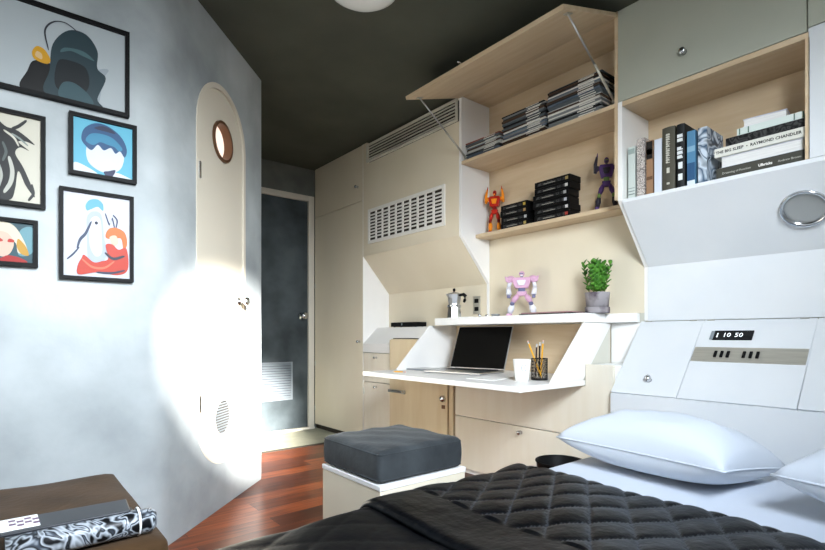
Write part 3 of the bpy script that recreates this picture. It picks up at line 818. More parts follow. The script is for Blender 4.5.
# ------------------------------------------------------------------ stool with grey cushion
t = thing('stool', 'white box stool under the grey suede cushion', 'stool', (1.015, 1.34, 0))
sx0, sx1, sy0, sy1 = .842, 1.19, 1.173, 1.51
b = MB()
b.box(sx0 + .002, sx1 - .002, sy0 + .002, sy1 - .002, 0, .338, M['cream'], .002)
b.build('box_body', t, True)
MB().box(sx0, sx1, sy0, sy1, .3385, .354, M['white'], .002).build('top_board', t, True)
def cushion_mesh(x0, x1, y0, y1, z0, z1, r, m, crown=.008, ph=0.0):
    n = 30; t = bmesh.new()
    bmesh.ops.create_cube(t, size=2)
    bmesh.ops.subdivide_edges(t, edges=t.edges[:], cuts=n, use_grid_fill=True)
    hx, hy, hz = (x1 - x0) / 2, (y1 - y0) / 2, (z1 - z0) / 2
    for v in t.verts:
        p = Vector((v.co.x * hx, v.co.y * hy, v.co.z * hz))
        q = Vector((max(-hx + r, min(hx - r, p.x)), max(-hy + r, min(hy - r, p.y)), max(-hz + r, min(hz - r, p.z))))
        d_ = p - q
        if d_.length > 1e-6: p = q + d_.normalized() * r
        u, w_ = p.x / hx, p.y / hy
        if p.z > 0: p.z += crown * (1 - u * u) * (1 - w_ * w_) + .002 * math.sin(9 * u + ph) * math.sin(7 * w_ + 1)
        p.x += .004 * u * (1 - (p.z / hz) ** 2); p.y += .004 * w_ * (1 - (p.z / hz) ** 2)
        v.co = p + Vector(((x0 + x1) / 2, (y0 + y1) / 2, (z0 + z1) / 2))
    b = MB(); b.merge(t, m, None, True)
    return b
t = thing('seat_cushion', 'grey suede box cushion resting on the white box stool', 'cushion', (1.015, 1.34, .354))
cx0, cx1, cy0, cy1 = sx0 + .004, sx1 - .012, sy0 + .006, sy1 - .004
cushion_mesh(cx0, cx1, cy0, cy1, .3545, .452, .016, M['suede_grey']).build('cover', t, True)
b = MB()
for z in (.440, .366):
    e_ = .0015; pts = [(cx0 + e_, cy0 + e_), (cx1 - e_, cy0 + e_), (cx1 - e_, cy1 - e_), (cx0 + e_, cy1 - e_), (cx0 + e_, cy0 + e_)]
    rr = .014; P = []
    for (ax, ay), sgn in zip([(cx0, cy0), (cx1, cy0), (cx1, cy1), (cx0, cy1)], [(1, 1), (-1, 1), (-1, -1), (1, -1)]):
        c_ = (ax + sgn[0] * rr, ay + sgn[1] * rr); a0 = {(1, 1): PI, (-1, 1): 1.5 * PI, (-1, -1): 0, (1, -1): .5 * PI}[sgn]
        for k in range(5): P.append((c_[0] + rr * math.cos(a0 + k * PI / 8), c_[1] + rr * math.sin(a0 + k * PI / 8), z))
    P.append(P[0]); b.tube(P, .0028, M['suede_grey'], 6)
b.build('piping', t, True)

# ------------------------------------------------------------------ brown bench and printed pouch
t = thing('bench', 'low brown suede bench seat in the lower left corner', 'bench', (0, 1.38, 0))
cushion_mesh(-.44, .258, 1.07, 1.70, .27, .388, .014, M['suede_brown'], .003).build('seat', t, True)
MB().box(-.42, .24, 1.09, 1.67, .06, .272, M['suede_brown'], .01).build('body', t, True)
for x in (-.38, .20):
    for y in (1.13, 1.63):
        MB().lathe([(.02, .062), (.015, 0), (0, 0)], M['black'], 16, tr(x, y, 0)).build('leg', t, True)
t = thing('pouch', 'rolled black and white printed pouch lying on the brown bench', 'pouch', (.137, 1.12, .3915), .02)
def rollsec(n=24): return [(.026 * math.cos(2 * PI * i / n) * 1.15, .026 + .026 * math.sin(2 * PI * i / n)) for i in range(n)]
b = MB()
pts = [(-.13, 0, .026), (-.06, 0, .027), (0, 0, .027), (.06, 0, .027), (.098, 0, .0265), (.106, 0, .026)]
b.tube(pts, [.0245, .0265, .0255, .0265, .0255, .019], M['pouch'], 28, mx=Matrix.Diagonal((1, 1, .93, 1)))
for x in (.075,):
    b.torus(.0258, .0022, M['paper'], tr(x, 0, .0265) @ rotm(PI / 2, 'Y'), 32, 8)
b.build('roll', t)
b = MB()
b.box(-.13, .080, .012, .078, .001, .038, M['black'], .008)
b.prism([(-.138, .000), (.062, -.004), (.070, .078), (-.138, .086)], 'z', .0475, .0535, M['pouch_flap'], .002)
b.build('flap', t)
b = MB().box(-.139, -.080, .010, .080, .0536, .0556, M['paper'], .001)
for i in range(4):
    for j in range(4):
        if (i + j) % 2: b.box(-.124 + i * .0115, -.114 + i * .0115, .024 + j * .011, .034 + j * .011, .0557, .0561, flat((112, 88, 108)))
b.build('tag', t)

# ------------------------------------------------------------------ waste bin
t = thing('waste_bin', 'small round black waste bin between the bed and drawers', 'bin', (1.80, 1.225, 0))
MB().lathe([(0, .004), (.072, .004), (.075, 0), (.08, .02), (.098, .262), (.101, .265), (.099, .268), (.095, .265), (.077, .02), (0, .012)], M['black'], 40).build('bucket', t)
MB().torus(.0995, .004, M['black'], tr(0, 0, .265), 40, 8).build('rim', t)

# ------------------------------------------------------------------ desk things
# laptop
t = thing('laptop', 'open silver laptop with black screen on the desk flap', 'laptop', (2.062, 1.955, FZ), math.atan2(-.077, .355) * -1 + 0.0)
lz = -math.atan2(.075, .355)
t.rotation_euler = (0, 0, .205)
b = MB().box(-.245, .005, -.178, .178, .002, .014, M['alu'], .004, 3).build('base', t)
MB().box(-.115, -.02, -.155, .155, .0135, .0155, M['keys'], .001).build('keyboard', b)
MB().box(-.225, -.135, -.055, .055, .0135, .0147, M['steel'], .0005).build('trackpad', b)
RT = tr(.003, 0, .0125) @ rotm(math.radians(23), 'Y')
s_ = MB().box(-.002, .006, -.178, .178, .003, .262, M['alu'], .003, 2, mx=RT).build('screen_lid', t)
MB().box(-.0034, -.0018, -.174, .174, .009, .258, M['screen'], .0006, mx=RT).build('display', s_)
MB().tube([(.004, -.14, .012), (.004, .14, .012)], .005, M['keys'], 10).build('hinge', t)
MB().box(-.0044, -.0034, -.012, .012, .224, .229, M['alu'], mx=RT @ rotm(.5, 'X')).build('webcam_clip', s_) if False else None
# mug
t = thing('mug', 'white mug with grey round emblem in front of the pencil cup', 'mug', (1.80, 1.425, FZ))
MB().lathe([(0, .002), (.028, .002), (.030, 0), (.031, .004), (.040, .094), (.0395, .097), (.037, .094), (.0285, .008), (0, .007)], M['mug'], 36).build('body', t)
def mugpt(a, z, r=.0005):
    rad = .031 + (.040 - .031) * (z - .004) / .09 + r
    return (rad * math.cos(a), rad * math.sin(a), z)
b = MB()
ac = math.radians(-140 + 12)
b.tube([mugpt(ac + .30 * math.cos(q_), .060 + .014 * math.sin(q_)) for q_ in [2 * PI * k / 20 * .86 + .5 for k in range(21)]], .0014, flat((130, 136, 142)), 6)
b.tube([mugpt(ac + .12 * math.cos(q_), .060 + .006 * math.sin(q_)) for q_ in [2 * PI * k / 12 for k in range(13)]], .0012, flat((130, 136, 142)), 6)
b.tube([mugpt(ac - .1, .088), mugpt(ac + .1, .086), mugpt(ac + .3, .088)], .0011, flat((150, 154, 158)), 6)
b.build('emblem', t)
b = MB(); a_ = math.radians(60)
b.tube([(.036 * math.cos(a_), .036 * math.sin(a_), .078), (.058 * math.cos(a_), .058 * math.sin(a_), .080), (.068 * math.cos(a_), .068 * math.sin(a_), .055), (.055 * math.cos(a_), .055 * math.sin(a_), .028), (.033 * math.cos(a_), .033 * math.sin(a_), .024)], .0045, M['mug'], 10)
b.build('handle', t)
# pencil cup
PX, PY = 1.90, 1.405
t = thing('pencil_cup', 'black wire mesh pencil cup behind the white mug', 'cup', (PX, PY, FZ))
b = MB(); r = .036
b.lathe([(0, .001), (r, .001), (r, .004), (0, .004)], M['mesh'], 32)
for z in (.004, .098): b.torus(r, .0022, M['mesh'], tr(0, 0, z), 32, 6)
for i in range(28):
    a0 = 2 * PI * i / 28
    for sg in (1, -1):
        b.tube([(r * math.cos(a0 + sg * k * .09), r * math.sin(a0 + sg * k * .09), .004 + .094 * k / 8) for k in range(9)], .0009, M['mesh'], 4, caps=False)
b.build('basket', t)
def pencil(label, base, top, m, kind='pencil', er=True):
    t = thing(kind, label, kind, base)
    v = Vector(top) - Vector(base); L_ = v.length
    R_ = Vector((0, 0, 1)).rotation_difference(v).to_matrix().to_4x4()
    MB().lathe([(.0036, .014), (.0036, L_ - .016)], m, 6, R_, False).build('shaft', t)
    MB().lathe([(0, 0), (.0036, .014)], M['pencil_tip'] if er else M['steel'], 6, R_, False).build('tip', t)
    MB().lathe([(.0039, L_ - .016), (.0039, L_ - .007)], M['alu'], 10, R_).build('ferrule', t)
    MB().lathe([(.0036, L_ - .007), (.0036, L_ - .001), (0, L_)], M['eraser'] if er else M['alu'], 10, R_).build('eraser' if er else 'button', t)
pencil('yellow pencil leaning to the left in the wire cup', (PX - .01, PY - .022, FZ + .006), (PX - .005, PY + .062, FZ + .178), M['pencil'])
pencil('yellow pencil standing upright at the right of the wire cup', (PX, PY - .005, FZ + .006), (PX + .012, PY - .012, FZ + .182), M['pencil'])
pencil('black pen between the two yellow pencils in the cup', (PX + .01, PY + .01, FZ + .006), (PX + .02, PY + .012, FZ + .172), M['black'], 'pen', False)
pencil('dark brown pen close beside the black pen', (PX - .012, PY + .012, FZ + .006), (PX - .004, PY + .012, FZ + .165), mat('dark_brown_pen', (52, 36, 32), .4), 'pen', False)
# flat things on the flap
t = thing('tablet', 'thin dark grey tablet at the left end of the desk flap', 'tablet', (1.93, 2.24, FZ), .1)
MB().box(-.07, .09, -.085, .085, .001, .008, M['louver'], .003).build('body', t)
MB().box(-.062, .082, -.078, .078, .0078, .0086, M['blackgloss']).build('screen', t)
o = MB().prism([(1.66, 1.94), (1.80, 1.99), (1.72, 2.25), (1.60, 2.20)], 'z', FZ + .0003, FZ + .0012, M['paper']).build('paper_sheet'); tag(o, 'loose white sheet of paper left of the laptop', 'paper')
o = MB().prism([(1.70, 1.50), (1.88, 1.55), (1.83, 1.70), (1.69, 1.66)], 'z', FZ + .0003, FZ + .003, M['paper']).build('notebook'); tag(o, 'thin white notebook between the laptop and mug', 'notebook')
pencil('short yellow pencil lying near the front of the flap', (1.664, 2.20, FZ + .005), (1.70, 2.13, FZ + .005), M['pencil'])

# ------------------------------------------------------------------ top board things
TZ = .8905
# moka pot
t = thing('moka_pot', 'small eight-sided moka pot with black handle on the board', 'coffee pot', (2.17, 2.24, TZ), .5)
MB().lathe([(0, .001), (.044, .001), (.046, .006), (.040, .066), (.040, .072)], M['chrome'], 8, None, False).build('boiler', t)
MB().lathe([(.043, .070), (.043, .084)], M['chrome'], 32).build('collar', t)
u_ = MB().lathe([(.036, .084), (.036, .09), (.046, .146), (.047, .148)], M['alu'], 8, None, False).build('jug', t)
MB().prism([(.030, .146), (.064, .150), (.034, .118)], 'y', -.010, .010, M['alu'], .002, mx=rotm(2.6, 'Z')).build('spout', u_)
l_ = MB().lathe([(.047, .148), (.040, .156), (.014, .163), (0, .164)], M['alu'], 8, None, False).build('lid', t)
MB().lathe([(.005, .162), (.006, .168), (.009, .174), (.008, .184), (0, .187)], M['black'], 12).build('knob', l_)
MB().tube([(.044, 0, .142), (.074, 0, .146), (.086, 0, .136), (.084, 0, .112), (.076, 0, .098)], [.008, .010, .012, .010, .007], M['black'], 10, mx=rotm(-1.95, 'Z')).build('handle', t)

# robot toys (plain generic jointed robots)
def robot(label, loc, rz, hgt, body, trim, accent, arms_up, legs_spread=.035, shoulder_up=0.0, group=None, slim=.82):
    t = thing('toy_robot', label, 'toy', loc, rz, group); k = hgt / .27
    c1, c2, c3 = flat(body, .35), flat(trim, .35), flat(accent, .35)
    def P(*a): return tuple(v * k for v in a)
    SCL = Matrix.Scale(k, 4); t.scale = (slim, slim, 1)
    b = MB()
    b.prism([(-.030, .160), (.030, .160), (.044, .205), (.036, .222), (-.036, .222), (-.044, .205)], 'y', -.020, .020, c1, .004, mx=SCL)
    b.prism([(-.014, .175), (.014, .175), (.022, .205), (-.022, .205)], 'y', -.028, -.018, c2, .003, mx=SCL)
    b.box(-.016, .016, -.013, .013, .138, .164, c3, .004, mx=SCL)
    b.prism([(-.026, .142), (.026, .142), (.016, .116), (-.016, .116)], 'y', -.016, .016, c1, .004, mx=SCL)
    b.build('torso', t)
    b = MB()
    b.tube([P(0, 0, .220), P(0, 0, .232)], .007 * k, c3, 10)
    b.ball(P(0, -.002, .243), P(.014, .017, .016), c1)
    b.box(-.009, .009, -.020, -.012, .240, .246, c3, .002, mx=SCL)
    b.box(-.006, .006, -.018, -.010, .229, .236, c2, .002, mx=SCL)
    b.build('head', t)
    for sx in (-1, 1):
        b = MB()
        if arms_up:
            b.ball(P(sx * .050, 0, .208), P(.014, .014, .013), c2)
            b.tube([P(sx * .052, 0, .206), P(sx * .064, -.004, .186)], [.009 * k, .008 * k], c1, 10)
            b.tube([P(sx * .064, -.004, .184), P(sx * .062, -.010, .225), P(sx * .054, -.006, .262)], [.009 * k, .011 * k, .007 * k], c2, 10)
            b.tube([P(sx * .053, -.006, .262), P(sx * .050, -.004, .282)], [.005 * k, .002 * k], c1, 8)
        else:
            b.ball(P(sx * .052, 0, .214), P(.022, .020, .020), c1)
            b.prism([(sx * .04, .21), (sx * .08, .232), (sx * .075, .20), (sx * .055, .19)], 'y', -.014, .014, c1, .003, mx=SCL)
            b.tube([P(sx * .056, 0, .198), P(sx * .062, -.006, .165)], [.010 * k, .009 * k], c2, 10)
            b.tube([P(sx * .062, -.006, .163), P(sx * .058, -.026, .122)], [.011 * k, .013 * k], c2, 10)
            b.box(sx * .058 - .008, sx * .058 + .008, -.036, -.018, .102, .120, c3, .004, mx=SCL)
        b.build('arm', t)
    for sx in (-1, 1):
        x1, x2 = sx * .018, sx * (.018 + legs_spread)
        xm = (x1 + x2) / 2 + sx * .006
        b = MB()
        b.tube([P(x1, 0, .124), P((x1 + xm) / 2, -.004, .102), P(xm, -.006, .076)], [.010 * k, .015 * k, .010 * k], c1, 12)
        b.ball(P(xm, -.010, .072), P(.011, .012, .012), c3)
        b.tube([P(xm, -.004, .066), P((xm + x2) / 2, .002, .044), P(x2, 0, .016)], [.011 * k, .017 * k, .012 * k], c2, 12)
        b.box(x2 - .012, x2 + .012, -.030, .014, 0.0005, .015, c1, .004, mx=SCL)
        b.build('leg', t)
    return t
robot('red and orange toy robot with raised arms at the left of the case shelf', (2.232, 1.965, 1.381), -1.05, .262, (176, 40, 26), (232, 138, 34), (120, 24, 20), True, .014)
robot('purple and green toy robot at the right end of the case shelf', (2.226, 1.262, 1.381), -1.05, .262, (74, 48, 98), (48, 44, 52), (92, 116, 56), True, .034)
robot('white and pink toy robot standing on the board above the laptop', (2.19, 1.735, TZ + .0005), -1.0, .255, (206, 164, 190), (222, 222, 230), (112, 112, 144), False, .040, slim=1.2)

# magazines on top board
gcols = [(150, 112, 112), (70, 60, 66)]
o = MB().box(-.10, .10, -.155, .155, 0, .006, M['blackprint'], .001).box(-.097, .098, -.153, .153, .001, .005, M['pages']).build('magazine')
o.location = (2.163, 1.505, TZ + .0003); o.rotation_euler = (0, 0, .03)
o.scale = (.9, 1, 1)
tag(o, 'dark magazine lying under the rose magazine beside the white robot', 'magazine', 'magazines on the desk board')
o = MB().box(-.09, .09, -.14, .14, 0, .006, flat((166, 128, 128)), .001).box(-.087, .088, -.138, .138, .001, .005, M['pages']).build('magazine')
o.location = (2.165, 1.51, TZ + .0068); o.rotation_euler = (0, 0, -.05)
tag(o, 'rose covered magazine on top of the dark one beside the robot', 'magazine', 'magazines on the desk board')
# plant
t = thing('potted_plant', 'bushy green plant in a marbled pot at the board end', 'plant', (2.185, 1.285, TZ))
MB().lathe([(0, .001), (.054, .001), (.056, .004), (.056, .030), (.052, .030), (0, .028)], M['pot'], 32).build('saucer', t)
MB().lathe([(.046, .030), (.050, .031), (.056, .095), (.0565, .099), (.053, .099), (.049, .088), (0, .086)], M['pot'], 32).build('pot', t)
MB().lathe([(0, .0895), (.049, .088)], M['soil'], 24).build('soil', t)
rnd = random.Random(11)
b = MB(); st = MB()
def leaf(p, d_, up, L_, W_):
    d_ = d_.normalized(); s__ = d_.cross(up)
    if s__.length < 1e-3: s__ = Vector((1, 0, 0))
    s__.normalize(); n = s__.cross(d_)
    pts = [(0, 0, 0), (.3, .8, .10), (.6, 1, .12), (.85, .7, .06), (1, 0, 0), (.85, -.7, .06), (.6, -1, .12), (.3, -.8, .10)]
    t_ = bmesh.new(); V = [t_.verts.new(p + d_ * a * L_ + s__ * w_ * W_ + n * h * L_) for a, w_, h in pts]
    c_ = t_.verts.new(p + d_ * .55 * L_ - n * .04 * L_)
    for i in range(8): t_.faces.new((V[i], V[(i + 1) % 8], c_))
    r = bmesh.ops.extrude_face_region(t_, geom=t_.faces[:])
    for v in r['geom']:
        if isinstance(v, bmesh.types.BMVert): v.co -= n * .0014
    b.merge(t_, M['leaf'], None, True)
for i in range(22):
    a = rnd.uniform(0, 2 * PI); rr = rnd.uniform(.0, .036)
    x, y = rr * math.cos(a), rr * math.sin(a); hh = rnd.uniform(.09, .150)
    lean = Vector((x * .9, y * .9, hh))
    base = Vector((x, y, .088)); tip = base + lean
    st.tube([base, base.lerp(tip, .5), tip], [.003, .0026, .0018], M['stem'], 6)
    nl = 16
    for j in range(nl):
        f = .14 + .86 * j / (nl - 1); p = base.lerp(tip, f); an = j * 2.4 + i
        dd = Vector((math.cos(an), math.sin(an), .55 + .9 * f))
        leaf(p, dd, Vector((0, 0, 1)), rnd.uniform(.024, .034), rnd.uniform(.0075, .0105))
st.build('stems', t); b.build('foliage', t)
# small things on the left of the board
o = MB().box(-.05, .05, -.06, .06, 0, .004, M['paper'], .001).build('notepad'); o.location = (2.12, 2.09, TZ + .0003); o.rotation_euler = (0, 0, .1)
tag(o, 'small white notepad lying on the board right of the moka pot', 'notepad')
t = thing('earphones', 'tangle of small chrome earphones in front of the socket', 'earphones', (2.105, 1.965, TZ))
MB().ball((0, 0, .010), (.010, .010, .009), M['chrome']).build('earbud', t)
MB().ball((.02, -.035, .008), (.008, .010, .008), M['chrome']).build('earbud', t)
MB().tube([(0, 0, .006), (.02, .02, .004), (.04, 0, .003), (.03, -.03, .004), (.02, -.035, .005), (-.01, -.05, .003), (-.02, -.08, .003)], .0016, M['white'], 6).build('cord', t)
t = thing('glass_dish', 'little clear trinket dish just left of the white robot', 'dish', (2.12, 1.86, TZ))
MB().lathe([(0, .001), (.018, .001), (.026, .012), (.0265, .015), (.024, .013), (.016, .004), (0, .003)], M['alu'], 24).build('bowl', t)
# black remote on the left counter
t = thing('media_player', 'flat black media box on the left counter', 'media player', (2.225, 2.76, .8445))
MB().box(-.045, .045, -.145, .145, .004, .034, M['black'], .003).build('case', t)
MB().box(-.047, -.044, .01, .02, .012, .028, M['louver']).build('button', t)
for x in (-.03, .03):
    for y in (-.12, .12): MB().lathe([(.006, .005), (.006, 0), (0, 0)], M['black'], 10, tr(x, y, 0)).build('foot', t)

# ------------------------------------------------------------------ shelves: magazines, cases, books
ordw = ['lowest', 'second from the bottom', 'third from the bottom', 'fourth from the bottom', 'fifth from the bottom', 'sixth from the bottom', 'seventh from the bottom', 'eighth from the bottom', 'ninth from the bottom', 'tenth from the bottom', 'eleventh from the bottom', 'twelfth from the bottom', 'thirteenth from the bottom', 'fourteenth from the bottom', 'fifteenth from the bottom', 'sixteenth from the bottom', 'seventeenth from the bottom', 'eighteenth from the bottom', 'nineteenth from the bottom', 'twentieth from the bottom', '21st from the bottom', '22nd from the bottom', '23rd from the bottom', '24th from the bottom']
cols = [('grey', (120, 124, 126)), ('pale grey', (178, 180, 176)), ('black', (32, 32, 34)), ('blue-grey', (92, 106, 122)), ('white', (212, 210, 204)), ('dark brown', (74, 58, 48)), ('charcoal', (54, 56, 58)), ('slate', (84, 92, 98))]
_mag = {}
def mag_mesh(cname, rgb, L_, thick):
    k = (cname, L_, thick)
    if k not in _mag:
        b = MB()
        b.box(-.10, .10, -L_ / 2, L_ / 2, 0, thick, flat(rgb, .3), .0008)
        b.box(-.1006, -.0995, -L_ / 2 + .03, -L_ / 2 + .11, thick * .3, thick * .75, flat((224, 222, 214)))
        o = b.build('magazine'); _mag[k] = o.data; bpy.data.objects.remove(o)
    return _mag[k]
rnd = random.Random(21)
def stack(place, group, yc, L_, n, thick, seedc, topcol=None):
    z = 1.7873
    for i in range(n):
        cn, rgb = cols[rnd.randrange(len(cols))]
        if i == n - 1 and topcol: cn, rgb = topcol
        th = thick * [0.8, 1.0, 1.25][rnd.randrange(3)]
        o = bpy.data.objects.new('magazine', mag_mesh(cn, rgb, L_, round(th, 4))); COL.objects.link(o)
        o.location = (2.178 + rnd.uniform(-.010, .004), yc + rnd.uniform(-.006, .006), z); o.rotation_euler = (0, 0, rnd.uniform(-.02, .02))
        z += round(th, 4) + .0002
        wh = 'topmost' if i == n - 1 else ordw[i]
        tag(o, '%s magazine, %s in the %s magazine stack under the lid' % (cn, wh, place), 'magazine', group)
    return z
stack('left', 'left magazine stack', 1.915, .25, 13, .0078, 1, ('reddish', (132, 72, 62)))
stack('middle', 'middle magazine stack', 1.635, .27, 20, .0082, 2, ('black', (32, 32, 34)))
stack('right', 'right magazine stack', 1.345, .28, 22, .0082, 3)
# black cases
proto = None
def case(loc, rz, L_, label, group, lab):
    global proto
    t = thing('media_case', label, 'case', loc, rz, group)
    b = MB().box(-.048, .048, -L_ / 2, L_ / 2, 0, .0335, M['black'], .002)
    b.build('shell', t)
    b = MB()
    b.box(-.0486, -.0478, -L_ / 2 + .012, L_ / 2 - .02, .011, .0235, M['blackprint'])
    b.box(-.0492, -.0484, -L_ / 2 + .01, -L_ / 2 + .026, .009, .024, flat(lab, .3))
    b.box(-.0490, -.0484, -.02, .05, .013, .0165, flat((150, 146, 136), .3))
    b.build('spine_label', t)
rnd = random.Random(5)
for i in range(4):
    case((2.233 + rnd.uniform(-.006, .006), 1.785 + rnd.uniform(-.004, .004), 1.3803 + i * .0338), rnd.uniform(-.02, .02), .185,
         'black media case, %s of the short stack beside the red robot' % (['lowest', 'second from the bottom', 'third from the bottom', 'topmost'][i]), 'short stack of black cases',
         [(170, 150, 90), (180, 180, 180), (150, 120, 80), (190, 160, 70)][i])
for i in range(6):
    case((2.233 + rnd.uniform(-.006, .006), 1.545 + rnd.uniform(-.004, .004), 1.3803 + i * .0358), rnd.uniform(-.02, .02), .215,
         'black media case, %s of the tall stack on the lower shelf' % (['lowest', 'second from the bottom', 'third from the bottom', 'fourth from the bottom', 'fifth from the bottom', 'topmost'][i]), 'tall stack of black cases',
         [(150, 60, 50), (190, 190, 190), (170, 170, 176), (160, 160, 160), (200, 200, 196), (160, 140, 90)][i])

# books
NZ = 1.3665
def book(label, loc, rz, wd, depth, hgt, cover, lean=0.0, lying=False, deco=None, rounded=False, tilt=0.0):
    """upright: width along -Y (local x), depth along X, height Z; spine faces the room"""
    t = thing('book', label, 'book', loc, rz, 'books in the niche')
    MX = rotm(lean, 'X')
    b = MB(); c_ = .003
    b.box(0, depth, 0, c_, 0, hgt, cover, .0008, mx=MX)
    b.box(0, depth, wd - c_, wd, 0, hgt, cover, .0008, mx=MX)
    if rounded:
        n = 8; pts = [(-.006 * math.sin(PI * i / n), wd * i / n) for i in range(n + 1)] + [(c_, wd), (c_, 0)]
        b.prism(pts, 'z', 0, hgt, cover, 0, mx=MX)
    else:
        b.box(-.001, c_, 0, wd, 0, hgt, cover, .0008, mx=MX)
    if deco: deco(b, wd, hgt, MX)
    b.build('cover', t)
    MB().box(c_ + .0005, depth - .004, c_, wd - c_, .003, hgt - .003, M['pages'], mx=MX).build('pages', t)
    return t
def spine_text(body, size, col, zc, yoff=0, bold=.0003):
    def f(b, wd, hgt, MX):
        # reads top to bottom: text x -> -Z, text y -> -Y... facing -X
        R_ = Matrix(((0, 0, -1, -.0075), (0, -1, 0, wd / 2 + yoff), (-1, 0, 0, zc * hgt), (0, 0, 0, 1)))
        b.text(body, size, flat(col), MX @ R_, ext=.0003, bold=bold)
    return f
def bands(lst):
    def f(b, wd, hgt, MX):
        for z0, z1, c in lst:
            b.box(-.0016, 0, .001, wd - .001, z0 * hgt, z1 * hgt, c if not isinstance(c, tuple) else flat(c), mx=MX)
    return f
def multi(*fs):
    def f(b, wd, hgt, MX):
        for q in fs: q(b, wd, hgt, MX)
    return f
def strokes(z0, z1, n, col, hw, blocks):
    """a column of letter-like marks too small to read, down the spine"""
    def f(b, wd, hgt, MX):
        q = random.Random(n); st_ = (z1 - z0) * hgt / n
        for i in range(n):
            if q.random() < .12: continue
            zz = z0 * hgt + i * st_; c = flat(col)
            b.box(-.0075, -.0062, wd / 2 - hw, wd / 2 + hw, zz, zz + st_ * .28, c, mx=MX)
            b.box(-.0075, -.0062, wd / 2 + q.uniform(-hw, hw * .5), wd / 2 + hw, zz + st_ * .3, zz + st_ * .75, c, mx=MX)
        for a, e_ in blocks:
            b.box(-.0075, -.0062, wd / 2 - hw * .9, wd / 2 + hw * .6, a * hgt, e_ * hgt, flat(col), mx=MX)
    return f
BXS = 2.075
book('slim pale green-white book, leftmost in the niche', (BXS, 1.047, NZ), 0, .030, .15, .222, flat((196, 204, 200)), deco=bands([(.86, .96, (150, 164, 160)), (.08, .10, (120, 130, 128)), (.14, .155, (120, 130, 128)), (.2, .212, (130, 138, 136))]))
book('grey patterned paperback, second from the left in the niche', (BXS, 1.005, NZ), 0, .034, .15, .245, M['spineprint'])
book('tan book with a black top band, third in the niche', (BXS, .972, NZ), 0, .027, .15, .226, flat((150, 118, 92)), deco=bands([(.66, .98, (34, 32, 32)), (.74, .84, (222, 220, 214)), (.28, .34, (100, 74, 56))]))
book('plain blue-white book, fourth from the left in the niche', (BXS, .936, NZ), 0, .030, .15, .222, flat((206, 212, 224)))
book('thick rounded olive-grey book with white spine lettering', (BXS, .884, NZ), 0, .050, .16, .256, flat((78, 76, 66)), rounded=True, deco=strokes(.40, .90, 14, (190, 188, 176), .0075, [(.28, .36), (.1, .13)]))
book('black book with bold white lettering right of the olive one', (BXS - .004, .846, NZ), 0, .030, .16, .252, flat((30, 32, 34)), rounded=True, deco=strokes(.46, .92, 7, (220, 224, 226), .0105, [(.12, .22), (.3, .40)]))
book('blue book with a pale foot beside the black book', (BXS - .004, .807, NZ), 0, .030, .16, .214, flat((86, 132, 166)), deco=bands([(0, .10, (210, 218, 224)), (.10, .42, (52, 86, 122)), (.62, .72, (130, 168, 192))]))
book('white and dark blue patterned book, last of the upright row', (BXS - .006, .765, NZ), 0, .032, .16, .214, M['coverprint'], lean=0)

def flatbook(label, y0, y1, z, thick, x0, x1, cover, pages_front=False, rz=0, deco=None):
    yc = (y0 + y1) / 2; Lb = (y1 - y0); dp = x1 - x0
    t = thing('book', label, 'book', (x0, yc, z), rz, 'books lying flat in the niche')
    b = MB(); c_ = .0025
    b.box(0, dp, -Lb / 2, Lb / 2, 0, c_, cover, .0006).box(0, dp, -Lb / 2, Lb / 2, thick - c_, thick, cover, .0006)
    if pages_front: b.box(dp - c_, dp, -Lb / 2, Lb / 2, 0, thick, cover, .0006)
    else: b.box(-.001, c_, -Lb / 2, Lb / 2, 0, thick, cover, .0006)
    if deco: deco(b, Lb, thick)
    b.build('cover', t)
    i0 = .004 if pages_front else c_ + .0003
    MB().box(i0, dp - c_ - .0003, -Lb / 2 + .003, Lb / 2 - .003, c_, thick - c_, M['pages']).build('pages', t)
def ftext(lst):
    def f(b, Lb, thick):
        for body, size, col, yo, bold in lst:
            b.text(body, size, flat(col), tr(-.0012, -yo, thick / 2) @ FACE_X, ext=.0003, bold=bold)
    return f
z = NZ
flatbook('dark olive book with small white title, lowest of the flat pile', .463, .735, z, .043, BXS, 2.265, flat((70, 70, 64)), deco=ftext([('Dreaming of Function', .0105, (180, 180, 172), -.070, 0), ('Ulbricks', .0125, (236, 236, 232), .020, .0004), ('Andrew Brown', .0105, (180, 180, 172), .090, 0)]))
z += .0433
flatbook('thick white book showing its page edges above the olive book', .470, .722, z, .041, BXS + .004, 2.265, flat((205, 210, 220)), True)
z += .0413
flatbook('cream paperback with black capitals on its spine in the pile', .462, .740, z, .033, BXS - .003, 2.20, flat((214, 214, 206)), deco=ftext([('THE BIG SLEEP  •  RAYMOND CHANDLER', .0142, (50, 50, 50), -.004, .0004)]))
z += .0333
flatbook('black book with a grey printed spine above the cream paperback', .466, .705, z, .031, BXS + .004, 2.20, M['blackprint'])
z += .0313
def gb(b, Lb, thick):
    for y in (-.10, -.075, .06, .088): b.box(-.0016, 0, y - .002, y + .002, .001, thick - .001, flat((96, 120, 108)))
flatbook('pale green-white book, second from the top of the flat pile', .475, .668, z, .024, BXS + .004, 2.19, flat((206, 216, 212)), deco=gb)
z += .0243
flatbook('small lavender-white book lying askew on top of the pile', .520, .650, z, .029, BXS + .012, 2.18, flat((206, 206, 220)), True, rz=.10)

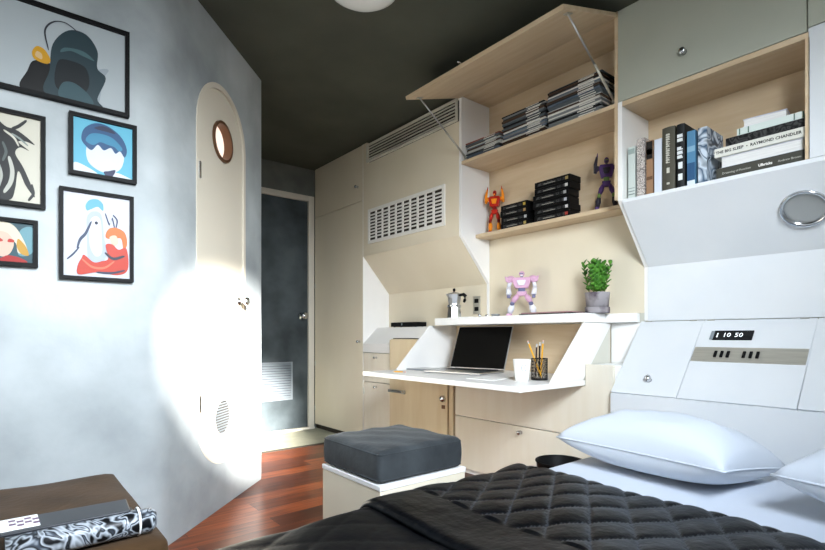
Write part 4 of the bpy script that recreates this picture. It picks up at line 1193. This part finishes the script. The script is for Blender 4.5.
# ------------------------------------------------------------------ light
wd = bpy.data.worlds.new('daylight'); S.world = wd; wd.use_nodes = True
nt = wd.node_tree; nt.nodes.clear()
out = nt.nodes.new('ShaderNodeOutputWorld'); bg = nt.nodes.new('ShaderNodeBackground')
tc = nt.nodes.new('ShaderNodeTexCoord'); sx = nt.nodes.new('ShaderNodeSeparateXYZ')
nt.links.new(tc.outputs['Generated'], sx.inputs[0])
mr = nt.nodes.new('ShaderNodeMapRange'); mr.inputs['From Min'].default_value = -1; mr.inputs['From Max'].default_value = 1
nt.links.new(sx.outputs['Z'], mr.inputs['Value'])
cr = nt.nodes.new('ShaderNodeValToRGB'); el = cr.color_ramp.elements
el[0].position = 0; el[0].color = (.05, .05, .05, 1)
el[1].position = 1; el[1].color = (.70, .85, 1.1, 1)
for p, c in ((.47, (.06, .06, .058, 1)), (.52, (.45, .48, .50, 1)), (.60, (.97, 1.05, 1.12, 1)), (.75, (1.0, 1.1, 1.2, 1))):
    k = el.new(p); k.color = c
nt.links.new(mr.outputs['Result'], cr.inputs['Fac'])
nt.links.new(cr.outputs['Color'], bg.inputs['Color']); bg.inputs['Strength'].default_value = 30.0
nt.links.new(bg.outputs[0], out.inputs['Surface'])
pl = bpy.data.lights.new('window_portal', 'AREA'); pl.shape = 'DISK'; pl.size = 2 * WR; pl.cycles.is_portal = True
po = bpy.data.objects.new('window_portal', pl); COL.objects.link(po); po.location = (WX, YW - .05, WZ); po.rotation_euler = (-PI / 2, 0, 0)
# area lights shine along local -Z : towards +Y here
po.rotation_euler = (PI / 2, 0, 0); po.rotation_euler = Vector((0, -1, 0)).to_track_quat('Z', 'Y').to_euler()
sl_ = bpy.data.lights.new('sun', 'SUN'); sl_.energy = 26; sl_.angle = .10; sl_.color = (1.0, .96, .9)
so = bpy.data.objects.new('sun', sl_); COL.objects.link(so)
so.rotation_euler = (-Vector((.2, 1, -.40))).to_track_quat('Z', 'Y').to_euler()
so.location = (0, -3, 3)

# ------------------------------------------------------------------ camera
cam = bpy.data.cameras.new('camera'); co_ = bpy.data.objects.new('camera', cam); COL.objects.link(co_)
co_.location = (0, 0, H); co_.rotation_euler = (PI / 2, 0, -math.radians(39.36))
cam.sensor_width = 36; cam.lens = 36 * 503 / 825; cam.shift_y = 60 / 825; cam.clip_start = .01
S.camera = co_
vs = S.view_settings
vs.view_transform = 'Standard'; vs.look = 'None'; vs.gamma = 1; vs.use_curve_mapping = False; vs.exposure = 1.05
S.cycles.use_denoising = True
S.cycles.max_bounces = 10; S.cycles.diffuse_bounces = 6
S.cycles.sample_clamp_indirect = 8
